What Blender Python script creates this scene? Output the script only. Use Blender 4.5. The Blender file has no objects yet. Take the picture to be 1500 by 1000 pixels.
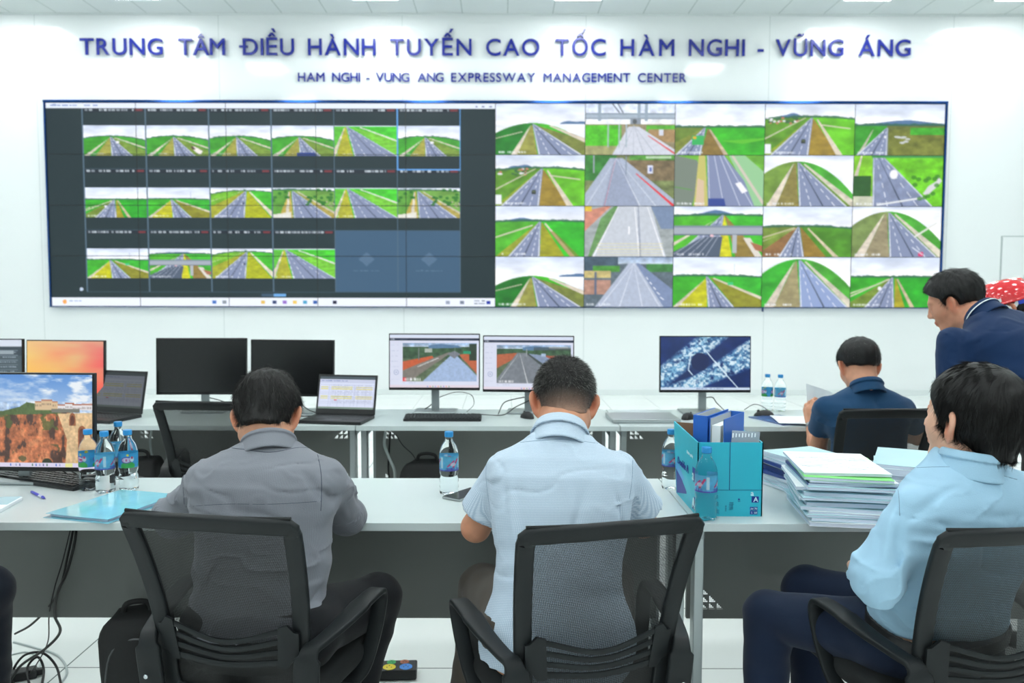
import bpy, bmesh, math, random
import numpy as np
from mathutils import Vector, Matrix
import openvdb

random.seed(7)
RNG = np.random.default_rng(11)
SC = bpy.context.scene
COL = SC.collection

# ------------------------------------------------------------------ camera
FPX, CAM_H, VPX = 1212.0, 1.457, 735.0
PITCH = math.atan(78 / FPX)
ROLL = math.radians(0.1)
cd = bpy.data.cameras.new('camera')
cam = bpy.data.objects.new('camera', cd)
COL.objects.link(cam)
cam.location = (0, 0, CAM_H)
cam.rotation_euler = (Matrix.Rotation(math.pi / 2 - PITCH, 3, 'X') @ Matrix.Rotation(ROLL, 3, 'Z')).to_euler()
cd.sensor_width = 36
cd.lens = FPX * 36 / 1500
cd.shift_x = (750 - VPX) / 1500
cd.clip_end = 60
cd.dof.use_dof = True
cd.dof.focus_distance = 2.25
cd.dof.aperture_fstop = 4.5
SC.camera = cam

# ------------------------------------------------------------------ world, exposure, render look
w = bpy.data.worlds.new('world'); SC.world = w; w.use_nodes = True
w.node_tree.nodes['Background'].inputs[0].default_value = (0.9, 0.96, 1.0, 1)
w.node_tree.nodes['Background'].inputs[1].default_value = 0.25
SC.view_settings.view_transform = 'Standard'
SC.view_settings.look = 'None'
SC.view_settings.gamma = 1
SC.view_settings.exposure = 0.0
SC.view_settings.use_curve_mapping = False
SC.cycles.max_bounces = 10
SC.cycles.diffuse_bounces = 4
SC.cycles.glossy_bounces = 4
SC.cycles.transmission_bounces = 10
SC.cycles.transparent_max_bounces = 12
SC.cycles.sample_clamp_indirect = 6

WALL_Y, CEIL_Z = 11.27, 5.10
ROOM_X, ROOM_Y0 = 8.6, -5.5
LAMP_STRENGTH = 21.5
LAMP_TINT = (0.965, 1.0, 0.995)
# ceiling lamp centres (x, y): the row by the wall, then rows every 2.4 m
LAMPS = [(x, WALL_Y - 0.85) for x in (-6.5, -4.6, -1.6, 0.95, 4.6, 6.5)]
for ry in (8.55, 6.15, 3.75, 1.35, -1.05, -3.45):
    LAMPS += [(x, ry) for x in (-6.3, -3.9, -1.45, 0.95, 3.35, 5.75)]


def ray(px, py):
    x = (px - 750) / FPX; y = -(py - 500) / FPX
    c, s = math.cos(ROLL), math.sin(ROLL)
    x, y = c * x - s * y, s * x + c * y
    x += (750 - VPX) / FPX
    cp, sp = math.cos(PITCH), math.sin(PITCH)
    return np.array([x, cp + sp * y, -sp + cp * y])


def at(px, py, Y):
    """point of the plane y = Y seen at a pixel of the 1500 x 1000 photograph"""
    r = ray(px, py)
    return r * (Y / r[1]) + np.array([0, 0, CAM_H])


def ground(px, py, z):
    r = ray(px, py)
    return r * ((z - CAM_H) / r[2]) + np.array([0, 0, CAM_H])


# ------------------------------------------------------------------ materials
def lin(c):
    c = np.asarray(c, dtype=float)
    return np.where(c <= 0.04045, c / 12.92, ((c + 0.055) / 1.055) ** 2.4)


def rgb(r, g, b):
    return tuple(float(v) for v in lin(np.array([r, g, b]) / 255.0)) + (1.0,)


MATS = {}


def newmat(name):
    m = bpy.data.materials.new(name); m.use_nodes = True
    MATS[name] = m
    return m, m.node_tree, m.node_tree.nodes['Principled BSDF']


def mat(name, col, rough=0.5, metal=0.0, spec=0.5, noise=None, bump=None, coat=0.0, sss=0.0,
        trans=0.0, ior=1.45, alpha=1.0, sheen=0.0, emit=None, emit_s=1.0):
    """noise = (scale, amount) mottles the colour; bump = (scale, distance[, stretch])"""
    m, nt, b = newmat(name)
    b.inputs['Base Color'].default_value = col
    b.inputs['Roughness'].default_value = rough
    b.inputs['Metallic'].default_value = metal
    b.inputs['Specular IOR Level'].default_value = spec
    b.inputs['Coat Weight'].default_value = coat
    b.inputs['Coat Roughness'].default_value = 0.06
    b.inputs['IOR'].default_value = ior
    b.inputs['Transmission Weight'].default_value = trans
    b.inputs['Alpha'].default_value = alpha
    b.inputs['Sheen Weight'].default_value = sheen
    if sss:
        b.inputs['Subsurface Weight'].default_value = sss
        b.inputs['Subsurface Radius'].default_value = (0.012, 0.005, 0.003)
        b.inputs['Subsurface Scale'].default_value = 1.0
    if emit:
        b.inputs['Emission Color'].default_value = emit
        b.inputs['Emission Strength'].default_value = emit_s
    tc = nt.nodes.new('ShaderNodeTexCoord')
    if noise:
        n = nt.nodes.new('ShaderNodeTexNoise'); n.inputs['Scale'].default_value = noise[0]
        n.inputs['Detail'].default_value = 4
        nt.links.new(tc.outputs['Object'], n.inputs['Vector'])
        r = nt.nodes.new('ShaderNodeMapRange')
        r.inputs['To Min'].default_value = 1 - noise[1]; r.inputs['To Max'].default_value = 1 + noise[1]
        r.inputs['From Min'].default_value = 0.25; r.inputs['From Max'].default_value = 0.75
        nt.links.new(n.outputs['Fac'], r.inputs['Value'])
        mx = nt.nodes.new('ShaderNodeVectorMath'); mx.operation = 'SCALE'
        mx.inputs[0].default_value = col[:3]
        nt.links.new(r.outputs['Result'], mx.inputs['Scale'])
        nt.links.new(mx.outputs['Vector'], b.inputs['Base Color'])
    if bump:
        n = nt.nodes.new('ShaderNodeTexNoise'); n.inputs['Scale'].default_value = bump[0]
        n.inputs['Detail'].default_value = 5
        if len(bump) > 2:
            mp = nt.nodes.new('ShaderNodeMapping'); mp.inputs['Scale'].default_value = bump[2]
            nt.links.new(tc.outputs['Object'], mp.inputs['Vector'])
            nt.links.new(mp.outputs['Vector'], n.inputs['Vector'])
        else:
            nt.links.new(tc.outputs['Object'], n.inputs['Vector'])
        bp = nt.nodes.new('ShaderNodeBump'); bp.inputs['Distance'].default_value = bump[1]
        bp.inputs['Strength'].default_value = 1.0
        nt.links.new(n.outputs['Fac'], bp.inputs['Height'])
        nt.links.new(bp.outputs['Normal'], b.inputs['Normal'])
    return m


def math_node(nt, op, a, b=None, c=None):
    n = nt.nodes.new('ShaderNodeMath'); n.operation = op
    for i, v in enumerate((a, b, c)):
        if v is None: continue
        if isinstance(v, (int, float)): n.inputs[i].default_value = v
        else: nt.links.new(v, n.inputs[i])
    return n.outputs[0]


def seam(nt, coord, size, off, width):
    """1 within width/2 of a joint at off + k*size along one coordinate"""
    f = math_node(nt, 'FRACT', math_node(nt, 'DIVIDE', math_node(nt, 'SUBTRACT', coord, off), size))
    d = math_node(nt, 'MULTIPLY', math_node(nt, 'MINIMUM', f, math_node(nt, 'SUBTRACT', 1.0, f)), size)
    return math_node(nt, 'LESS_THAN', d, width / 2)


def grid_mat(name, col, line, specs, rough=0.3, noise=0.02, coat=0.0, bumpd=0.0):
    """specs: list of (axis, size, offset, width) joints drawn in object space"""
    m, nt, b = newmat(name)
    b.inputs['Roughness'].default_value = rough
    b.inputs['Coat Weight'].default_value = coat
    b.inputs['Coat Roughness'].default_value = 0.05
    tc = nt.nodes.new('ShaderNodeTexCoord')
    sp = nt.nodes.new('ShaderNodeSeparateXYZ'); nt.links.new(tc.outputs['Object'], sp.inputs[0])
    acc = None
    for ax, size, off, wd in specs:
        s = seam(nt, sp.outputs[ax], size, off, wd)
        acc = s if acc is None else math_node(nt, 'MAXIMUM', acc, s)
    n = nt.nodes.new('ShaderNodeTexNoise'); n.inputs['Scale'].default_value = 2.3; n.inputs['Detail'].default_value = 5
    nt.links.new(tc.outputs['Object'], n.inputs['Vector'])
    r = nt.nodes.new('ShaderNodeMapRange')
    r.inputs['To Min'].default_value = 1 - noise; r.inputs['To Max'].default_value = 1 + noise
    nt.links.new(n.outputs['Fac'], r.inputs['Value'])
    sc = nt.nodes.new('ShaderNodeVectorMath'); sc.operation = 'SCALE'; sc.inputs[0].default_value = col[:3]
    nt.links.new(r.outputs['Result'], sc.inputs['Scale'])
    mx = nt.nodes.new('ShaderNodeMix'); mx.data_type = 'RGBA'
    nt.links.new(acc, mx.inputs['Factor'])
    nt.links.new(sc.outputs['Vector'], mx.inputs[6]); mx.inputs[7].default_value = line
    nt.links.new(mx.outputs[2], b.inputs['Base Color'])
    if bumpd:
        bp = nt.nodes.new('ShaderNodeBump'); bp.inputs['Distance'].default_value = bumpd
        nt.links.new(n.outputs['Fac'], bp.inputs['Height']); nt.links.new(bp.outputs['Normal'], b.inputs['Normal'])
    return m


def attr_mat(name, rough=0.5, emit=0.0, spec=0.5, base=True, coat=0.0, bump=None, trans=0.0):
    m, nt, b = newmat(name)
    a = nt.nodes.new('ShaderNodeAttribute'); a.attribute_name = 'Col'
    b.inputs['Roughness'].default_value = rough
    b.inputs['Specular IOR Level'].default_value = spec
    b.inputs['Coat Weight'].default_value = coat
    if base: nt.links.new(a.outputs['Color'], b.inputs['Base Color'])
    else: b.inputs['Base Color'].default_value = (0.01, 0.012, 0.014, 1)
    if emit:
        nt.links.new(a.outputs['Color'], b.inputs['Emission Color'])
        b.inputs['Emission Strength'].default_value = emit
    if bump:
        tc = nt.nodes.new('ShaderNodeTexCoord')
        n = nt.nodes.new('ShaderNodeTexNoise'); n.inputs['Scale'].default_value = bump[0]
        nt.links.new(tc.outputs['Object'], n.inputs['Vector'])
        bp = nt.nodes.new('ShaderNodeBump'); bp.inputs['Distance'].default_value = bump[1]
        nt.links.new(n.outputs['Fac'], bp.inputs['Height']); nt.links.new(bp.outputs['Normal'], b.inputs['Normal'])
    return m


# ------------------------------------------------------------------ mesh helpers
class MB:
    def __init__(s): s.bm = bmesh.new()

    def box(s, c, d, bev=0.0, rot=None, seg=2):
        t = bmesh.new()
        bmesh.ops.create_cube(t, size=1.0)
        bmesh.ops.scale(t, vec=d, verts=t.verts)
        if bev: bmesh.ops.bevel(t, geom=t.edges[:], offset=bev, segments=seg, affect='EDGES', profile=0.5)
        M = Matrix.Translation(Vector([float(v) for v in c])) @ (rot.to_4x4() if rot else Matrix())
        bmesh.ops.transform(t, matrix=M, verts=t.verts)
        return s._join(t)

    def _join(s, t):
        me = bpy.data.meshes.new('t'); t.to_mesh(me); t.free(); s.bm.from_mesh(me); bpy.data.meshes.remove(me)
        return s

    def raw(s, vs, fs):
        v = [s.bm.verts.new([float(k) for k in p]) for p in vs]
        for f in fs:
            try: s.bm.faces.new([v[i] for i in f])
            except ValueError: pass
        return s

    def tube(s, pts, r, n=8, cap=True):
        pts = [Vector([float(k) for k in p]) for p in pts]
        rr = r if isinstance(r, (list, tuple, np.ndarray)) else [r] * len(pts)
        N = len(pts); vs = []
        prev = None
        for i, p in enumerate(pts):
            t = (pts[min(i + 1, N - 1)] - pts[max(i - 1, 0)])
            t = t.normalized() if t.length > 1e-9 else Vector((0, 0, 1))
            if prev is None:
                a = Vector((0, 0, 1)) if abs(t.z) < 0.9 else Vector((1, 0, 0))
                u = t.cross(a).normalized()
            else:
                u = (prev - t * prev.dot(t))
                u = u.normalized() if u.length > 1e-9 else t.orthogonal().normalized()
            prev = u; v = t.cross(u)
            for k in range(n):
                an = 2 * math.pi * k / n
                vs.append(p + (u * math.cos(an) + v * math.sin(an)) * float(rr[i]))
        fs = [(i * n + k, i * n + (k + 1) % n, (i + 1) * n + (k + 1) % n, (i + 1) * n + k) for i in range(N - 1) for k in range(n)]
        if cap: fs += [tuple(range(n))[::-1], tuple((N - 1) * n + k for k in range(n))]
        return s.raw(vs, fs)

    def lathe(s, prof, n=24, c=(0, 0, 0), ax=None):
        """prof: list of (r, z)"""
        vs = []; N = len(prof)
        for r, z in prof:
            for k in range(n):
                an = 2 * math.pi * k / n
                vs.append(Vector((r * math.cos(an), r * math.sin(an), z)))
        if ax is not None: vs = [ax @ v for v in vs]
        vs = [v + Vector([float(q) for q in c]) for v in vs]
        fs = [(i * n + k, i * n + (k + 1) % n, (i + 1) * n + (k + 1) % n, (i + 1) * n + k) for i in range(N - 1) for k in range(n)]
        fs += [tuple(range(n))[::-1], tuple((N - 1) * n + k for k in range(n))]
        return s.raw(vs, fs)

    def sweep(s, pts, sec, ups, closed=False):
        """sweep a 2D section (list of (side, up)) along pts with the given up vectors"""
        P = [Vector([float(k) for k in p]) for p in pts]; N = len(P); m = len(sec); vs = []
        for i, p in enumerate(P):
            if closed: t = P[(i + 1) % N] - P[i - 1]
            else: t = P[min(i + 1, N - 1)] - P[max(i - 1, 0)]
            t.normalize()
            up = ups[i] if isinstance(ups, list) else Vector(ups)
            sd = t.cross(up).normalized(); up = sd.cross(t).normalized()
            sc = sec[i] if isinstance(sec[0][0], (list, tuple)) else sec
            m = len(sc)
            for a, b in sc: vs.append(p + sd * a + up * b)
        R = N if closed else N - 1
        fs = [(i * m + k, i * m + (k + 1) % m, ((i + 1) % N) * m + (k + 1) % m, ((i + 1) % N) * m + k) for i in range(R) for k in range(m)]
        if not closed: fs += [tuple(range(m))[::-1], tuple((N - 1) * m + k for k in range(m))]
        return s.raw(vs, fs)

    def prism(s, outline, y0, y1, holes=()):
        """outline [(x, z)] extruded between y0 and y1"""
        n = len(outline)
        vs = [(x, y0, z) for x, z in outline] + [(x, y1, z) for x, z in outline]
        fs = [tuple(range(n)), tuple(range(2 * n - 1, n - 1, -1))] + [(i, n + i, n + (i + 1) % n, (i + 1) % n) for i in range(n)]
        return s.raw(vs, fs)


def rsec(w, t, r=None):
    """rounded rectangular section w wide, t thick"""
    r = r or min(w, t) * 0.3
    o = []
    for cx, cy, a0 in ((w / 2 - r, t / 2 - r, 0), (-w / 2 + r, t / 2 - r, 90), (-w / 2 + r, -t / 2 + r, 180), (w / 2 - r, -t / 2 + r, 270)):
        for da in (0, 45, 90):
            a = math.radians(a0 + da); o.append((cx + r * math.cos(a), cy + r * math.sin(a)))
    return o


def spline(pts, n=8, closed=False):
    """Catmull-Rom through pts"""
    P = [np.array(p, dtype=float) for p in pts]; N = len(P); out = []
    segs = N if closed else N - 1
    for i in range(segs):
        p0 = P[(i - 1) % N] if closed or i > 0 else 2 * P[0] - P[1]
        p1 = P[i]; p2 = P[(i + 1) % N]
        p3 = P[(i + 2) % N] if closed or i + 2 < N else 2 * P[-1] - P[-2]
        for k in range(n):
            t = k / n
            out.append(0.5 * ((2 * p1) + (-p0 + p2) * t + (2 * p0 - 5 * p1 + 4 * p2 - p3) * t * t + (-p0 + 3 * p1 - 3 * p2 + p3) * t ** 3))
    if not closed: out.append(P[-1])
    return out


def finish(me, m, smooth):
    if m: me.materials.append(m)
    if smooth is not None:
        me.polygons.foreach_set('use_smooth', [True] * len(me.polygons))
        if smooth < 180:
            me.set_sharp_from_angle(angle=math.radians(smooth))
    me.update()


def obj(name, mb, m, parent=None, smooth=35, origin=None, loc=None, rot=None):
    me = bpy.data.meshes.new(name)
    bmesh.ops.recalc_face_normals(mb.bm, faces=mb.bm.faces)
    mb.bm.to_mesh(me); mb.bm.free()
    if origin is not None:
        me.transform(Matrix.Translation(-Vector([float(v) for v in origin])))
    finish(me, m, smooth)
    o = bpy.data.objects.new(name, me); COL.objects.link(o)
    if parent is not None: o.parent = parent
    if loc is not None: o.location = [float(v) for v in loc]
    if rot is not None: o.rotation_euler = rot
    return o


def tag(o, label=None, cat=None, group=None, kind=None):
    if label: o['label'] = label
    if cat: o['category'] = cat
    if group: o['group'] = group
    if kind: o['kind'] = kind
    return o


def thing(name, label, cat, loc=(0, 0, 0), rz=0.0, group=None):
    o = bpy.data.objects.new(name, None); COL.objects.link(o)
    o.empty_display_size = 0.05
    o.location = [float(v) for v in loc]; o.rotation_euler = (0, 0, rz)
    return tag(o, label, cat, group)


def struct(name, mb, m, parent=None, smooth=None):
    return tag(obj(name, mb, m, parent, smooth), kind='structure')


def dup(root, loc, rz, label, group=None):
    r = root.copy(); COL.objects.link(r)
    r.location = [float(v) for v in loc]; r.rotation_euler = (0, 0, rz); r['label'] = label
    if group: r['group'] = group
    for ch in list(root.children):
        c = ch.copy(); COL.objects.link(c); c.parent = r
        for g in ch.children:
            d = g.copy(); COL.objects.link(d); d.parent = c
    return r


# ------------------------------------------------------------------ painted pictures (screens, labels)
def noise2(w, h, fx, fy, seed, octs=4):
    r = np.random.default_rng(seed); out = np.zeros((h, w)); amp = 1; tot = 0
    for o in range(octs):
        gx, gy = int(fx * 2 ** o) + 2, int(fy * 2 ** o) + 2
        L = r.random((gy + 1, gx + 1))
        x = np.linspace(0, gx - 1.001, w); y = np.linspace(0, gy - 1.001, h)
        xi = x.astype(int); yi = y.astype(int); tx = x - xi; ty = y - yi
        tx = tx * tx * (3 - 2 * tx); ty = ty * ty * (3 - 2 * ty)
        a = L[yi][:, xi]; b = L[yi][:, xi + 1]; c = L[yi + 1][:, xi]; d = L[yi + 1][:, xi + 1]
        v = (a * (1 - tx) + b * tx) * (1 - ty[:, None]) + (c * (1 - tx) + d * tx) * ty[:, None]
        out += v * amp; tot += amp; amp *= 0.55
    return out / tot


class Can:
    """a small canvas in sRGB 0..255, painted at twice its size; x to the right, y down, both 0..1"""
    def __init__(s, w, h, col=(0, 0, 0), ss=2):
        s.w, s.h, s.ss = w, h, ss
        W, H = w * ss, h * ss
        s.im = np.zeros((H, W, 3)) + np.array(col, float)
        s.x, s.y = np.meshgrid((np.arange(W) + 0.5) / W, (np.arange(H) + 0.5) / H)

    def put(s, m, col, a=1.0):
        m = m.astype(float) * a
        s.im = s.im * (1 - m[..., None]) + np.array(col, float) * m[..., None]; return s

    def mask(s, pts):
        x, y = s.x, s.y; m = np.zeros(x.shape, bool); n = len(pts)
        for i in range(n):
            x0, y0 = pts[i]; x1, y1 = pts[(i + 1) % n]
            if y0 == y1: continue
            c = ((y0 > y) != (y1 > y)) & (x < (x1 - x0) * (y - y0) / (y1 - y0) + x0)
            m ^= c
        return m

    def poly(s, pts, col, a=1.0): return s.put(s.mask(pts), col, a)

    def rect(s, x0, y0, x1, y1, col, a=1.0): return s.put((s.x >= x0) & (s.x < x1) & (s.y >= y0) & (s.y < y1), col, a)

    def ell(s, cx, cy, rx, ry, col, a=1.0): return s.put(((s.x - cx) / rx) ** 2 + ((s.y - cy) / ry) ** 2 < 1, col, a)

    def line(s, x0, y0, x1, y1, w0, col, w1=None, a=1.0):
        """w in parts of the width"""
        asp = s.h / s.w; w1 = w0 if w1 is None else w1
        dx, dy = x1 - x0, (y1 - y0) * asp; L = math.hypot(dx, dy) + 1e-9
        px, py = (s.x - x0), (s.y - y0) * asp
        t = (px * dx + py * dy) / L / L; d = abs(px * dy - py * dx) / L
        return s.put((t >= 0) & (t <= 1) & (d < (w0 + (w1 - w0) * t) / 2), col, a)

    def mott(s, fx, fy, seed, amt, m=None):
        n = (noise2(s.im.shape[1], s.im.shape[0], fx, fy, seed) - 0.5) * 2 * amt
        if m is not None: n = n * m
        s.im = np.clip(s.im * (1 + n[..., None]), 0, 255); return s

    def paste(s, im, x0, y0, x1, y1):
        H, W = s.im.shape[:2]
        a, b, c, d = int(round(x0 * W)), int(round(x1 * W)), int(round(y0 * H)), int(round(y1 * H))
        hh, ww = im.shape[:2]
        yi = np.clip(((np.arange(d - c) + 0.5) / (d - c) * hh).astype(int), 0, hh - 1)
        xi = np.clip(((np.arange(b - a) + 0.5) / (b - a) * ww).astype(int), 0, ww - 1)
        s.im[c:d, a:b] = im[yi][:, xi]; return s

    def scrawl(s, x0, y0, x1, y1, col, seed, word=0.012, gap=0.35, a=0.9):
        """a row of lettering too small to read"""
        r = np.random.default_rng(seed); x = x0
        while x < x1:
            wd = word * (0.4 + r.random())
            if r.random() > gap * 0.5:
                s.rect(x, y0 + (y1 - y0) * 0.15 * r.random(), min(x + wd, x1), y1, col, a * (0.6 + 0.4 * r.random()))
            x += wd * (1.1 + 0.5 * r.random())
        return s

    def out(s):
        k = s.ss; H, W = s.im.shape[:2]
        return s.im.reshape(H // k, k, W // k, k, 3).mean((1, 3))


def picture(name, im, fn, m, parent=None, origin=None):
    """grid mesh with one face corner colour per picture cell; fn(u, v) -> point, u right, v down"""
    h, w = im.shape[:2]
    u, v = np.meshgrid(np.linspace(0, 1, w), np.linspace(0, 1, h))
    P = np.stack(fn(u, v), -1).reshape(-1, 3)
    if origin is not None: P = P - np.array([float(q) for q in origin])
    idx = np.arange(h * w).reshape(h, w)
    F = np.stack([idx[:-1, :-1], idx[1:, :-1], idx[1:, 1:], idx[:-1, 1:]], -1).reshape(-1, 4)
    me = bpy.data.meshes.new(name)
    me.vertices.add(len(P)); me.vertices.foreach_set('co', P.astype(np.float32).ravel())
    me.loops.add(F.size); me.loops.foreach_set('vertex_index', F.astype(np.int32).ravel())
    me.polygons.add(len(F)); me.polygons.foreach_set('loop_start', np.arange(0, F.size, 4, dtype=np.int32))
    me.update(calc_edges=True)
    c = np.concatenate([lin(np.clip(im, 0, 255).reshape(-1, 3) / 255), np.ones((h * w, 1))], 1)
    at_ = me.color_attributes.new('Col', 'FLOAT_COLOR', 'POINT')
    at_.data.foreach_set('color', c.astype(np.float32).ravel())
    me.materials.append(m)
    me.polygons.foreach_set('use_smooth', [True] * len(me.polygons))
    o = bpy.data.objects.new(name, me); COL.objects.link(o)
    if parent is not None: o.parent = parent
    return o


def flat(x0, x1, z1, z0, y):
    """fn for a picture on the plane y, facing the camera side"""
    return lambda u, v: (x0 + (x1 - x0) * u, np.full_like(u, y), z1 + (z0 - z1) * v)


def text_mesh(body, extrude=0.01, weight=0.0, res=3):
    c = bpy.data.curves.new('t', 'FONT'); c.body = body; c.extrude = extrude; c.bevel_depth = weight; c.bevel_resolution = 0; c.resolution_u = res
    o = bpy.data.objects.new('t', c); COL.objects.link(o)
    bpy.context.view_layer.update()
    dg = bpy.context.evaluated_depsgraph_get()
    me = bpy.data.meshes.new_from_object(o.evaluated_get(dg))
    bpy.data.objects.remove(o); bpy.data.curves.remove(c)
    return me


def letters(body, x0, x1, zb, cap, y, m, parent, org, depth, weight=0.012, rowfn=None):
    """one word as separate letter meshes filling x0..x1 with the baseline at zb"""
    g = []
    for ch in body:
        me = text_mesh('D' if ch == 'Đ' else ch, depth / cap * 0.682 / 2, weight, 6)
        if ch == 'Đ':      # the crossed D: a bar through the stem
            bm = bmesh.new(); bm.from_mesh(me)
            t = bmesh.new(); bmesh.ops.create_cube(t, size=1.0); e_ = depth / cap * 0.682
            bmesh.ops.transform(t, matrix=Matrix.Translation((0.10, 0.35, 0)) @ Matrix.Diagonal((0.36, 0.085, e_ + 0.034, 1)), verts=t.verts)
            tm = bpy.data.meshes.new('t'); t.to_mesh(tm); t.free(); bm.from_mesh(tm); bpy.data.meshes.remove(tm); bm.to_mesh(me); bm.free()
        co = np.array([v.co[:] for v in me.vertices])
        g.append((me, co[:, 0].min(), co[:, 0].max()))
    k = cap / 0.70
    tot = sum(b - a for _, a, b in g) * k
    gap = (x1 - x0 - tot) / max(1, len(g) - 1)
    x = x0 if len(g) > 1 else (x0 + x1) / 2 - tot / 2
    for me, a, b in g:
        M = Matrix.Translation((x - a * k - org[0], y - org[1], zb - org[2])) @ Matrix.Rotation(math.pi / 2, 4, 'X') @ Matrix.Scale(k, 4)
        me.transform(M); me.materials.append(m)
        o = bpy.data.objects.new('letter', me); COL.objects.link(o); o.parent = parent
        x += (b - a) * k + gap


def text_part(name, body, h, m, parent, M, depth=0.0006, width=None, weight=0.0, cap=0.7):
    me = text_mesh(body, depth / h * cap, weight)
    co = np.array([v.co[:] for v in me.vertices])
    k = h / cap; kx = k if width is None else width / (co[:, 0].max() - co[:, 0].min())
    me.transform(M @ Matrix.Diagonal((kx, k, k, 1)) @ Matrix.Translation((-co[:, 0].min(), 0, 0)))
    me.materials.append(m)
    o = bpy.data.objects.new(name, me); COL.objects.link(o); o.parent = parent
    return o

# ================================================================== THE ROOM
M_wall = grid_mat('wall_panel', rgb(238, 242, 243), rgb(200, 208, 208), [(0, 2.45, 1.116, 0.006)], rough=0.09, noise=0.01, coat=0.0)
M_wall2 = mat('painted_wall', rgb(232, 237, 237), 0.6, noise=(1.5, 0.02))
M_ceil = grid_mat('ceiling_tile', rgb(222, 229, 229), rgb(178, 190, 188), [(0, 0.6, 0.07, 0.012), (1, 0.6, 11.27, 0.012)], rough=0.85, noise=0.02)
M_floor = grid_mat('floor_tile', rgb(240, 245, 243), rgb(112, 122, 122), [(0, 0.6, -0.475, 0.006), (1, 0.6, 3.093, 0.006)], rough=0.10, noise=0.015, coat=0.3)
M_lamp = mat('lamp_diffuser', (0.9, 0.95, 1, 1), 0.4, emit=LAMP_TINT + (1,), emit_s=LAMP_STRENGTH)
M_white = mat('white_paint', rgb(225, 232, 232), 0.35)

struct('floor', MB().box((0, (WALL_Y + ROOM_Y0) / 2, -0.05), (2 * ROOM_X, WALL_Y - ROOM_Y0, 0.1)), M_floor)
struct('ceiling', MB().box((0, (WALL_Y + ROOM_Y0) / 2, CEIL_Z + 0.05), (2 * ROOM_X, WALL_Y - ROOM_Y0, 0.1)), M_ceil)
struct('wall_front', MB().box((0, WALL_Y + 0.1, CEIL_Z / 2), (2 * ROOM_X + 0.4, 0.2, CEIL_Z + 0.2)), M_wall)
struct('wall_rear', MB().box((0, ROOM_Y0 - 0.1, CEIL_Z / 2), (2 * ROOM_X + 0.4, 0.2, CEIL_Z + 0.2)), M_wall2)
struct('wall_left', MB().box((-ROOM_X - 0.1, (WALL_Y + ROOM_Y0) / 2, CEIL_Z / 2), (0.2, WALL_Y - ROOM_Y0, CEIL_Z + 0.2)), M_wall2)
struct('wall_right', MB().box((ROOM_X + 0.1, (WALL_Y + ROOM_Y0) / 2, CEIL_Z / 2), (0.2, WALL_Y - ROOM_Y0, CEIL_Z + 0.2)), M_wall2)
# narrow white trim at the foot of the wall and where the ceiling meets it
struct('baseboard_front', MB().box((0, WALL_Y - 0.006, 0.04), (2 * ROOM_X - 0.02, 0.012, 0.08), 0.002), M_white)
struct('trim_1', MB().box((0, WALL_Y - 0.012, CEIL_Z - 0.012), (2 * ROOM_X - 0.02, 0.024, 0.024), 0.002), M_white)
# the flush door in the panelling right of the video wall
dx = float(at(1465, 400, WALL_Y)[0]); dz = float(at(1480, 346, WALL_Y)[2])
M_gap = mat('door_gap', rgb(176, 188, 188), 0.6)
dr = struct('door_1', MB().box((dx + 0.47, WALL_Y - 0.008, dz / 2), (0.92, 0.016, dz - 0.02), 0.002), M_wall)
gp = MB()
for c, d in (((dx, WALL_Y - 0.004, dz / 2), (0.012, 0.008, dz)), ((dx + 0.94, WALL_Y - 0.004, dz / 2), (0.012, 0.008, dz)), ((dx + 0.47, WALL_Y - 0.004, dz), (0.95, 0.008, 0.012))):
    gp.box(c, d)
obj('door_frame', gp, M_gap, dr)
hd = MB().box((dx + 0.86, WALL_Y - 0.03, 1.0), (0.02, 0.03, 0.14), 0.004)
obj('door_handle', hd, mat('door_metal', rgb(150, 155, 158), 0.3, 0.9), dr)

# ceiling lamps: square light panels let into the tile grid
f = MB()
for a, b, c, d in ((-0.295, 0, 0.02, 0.61), (0.295, 0, 0.02, 0.61), (0, -0.295, 0.61, 0.02), (0, 0.295, 0.61, 0.02)):
    f.box((a, b, -0.004), (c, d, 0.012))
proto = None
for k, (x, y) in enumerate(LAMPS):
    sx = min(LAMPS, key=lambda l: abs(l[0] - x) if l[1] == y else 99)
    row = sorted(set(l[1] for l in LAMPS), reverse=True).index(y)
    rown = ['next to the lettered wall', 'in the second row from the lettered wall', 'in the third row from the lettered wall',
            'in the fourth row from the lettered wall', 'over the rear tables', 'behind the seated people', 'at the rear of the room'][row]
    coln = ['outermost left', 'second from left', 'third from left', 'third from right', 'second from right', 'outermost right'][
        [l[0] for l in LAMPS if l[1] == y].index(x)]
    lab = 'square white ceiling light %s, %s' % (rown, coln)
    if proto is None:
        proto = thing('ceiling_lamp', lab, 'ceiling light', (x, y, CEIL_Z - 0.004), 0, 'square ceiling lights')
        obj('lamp_frame', f, M_white, proto, None)
        obj('diffuser', MB().box((0, 0, -0.001), (0.57, 0.57, 0.008)), M_lamp, proto, None)
    else:
        dup(proto, (x, y, CEIL_Z - 0.004), 0, lab)

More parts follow.
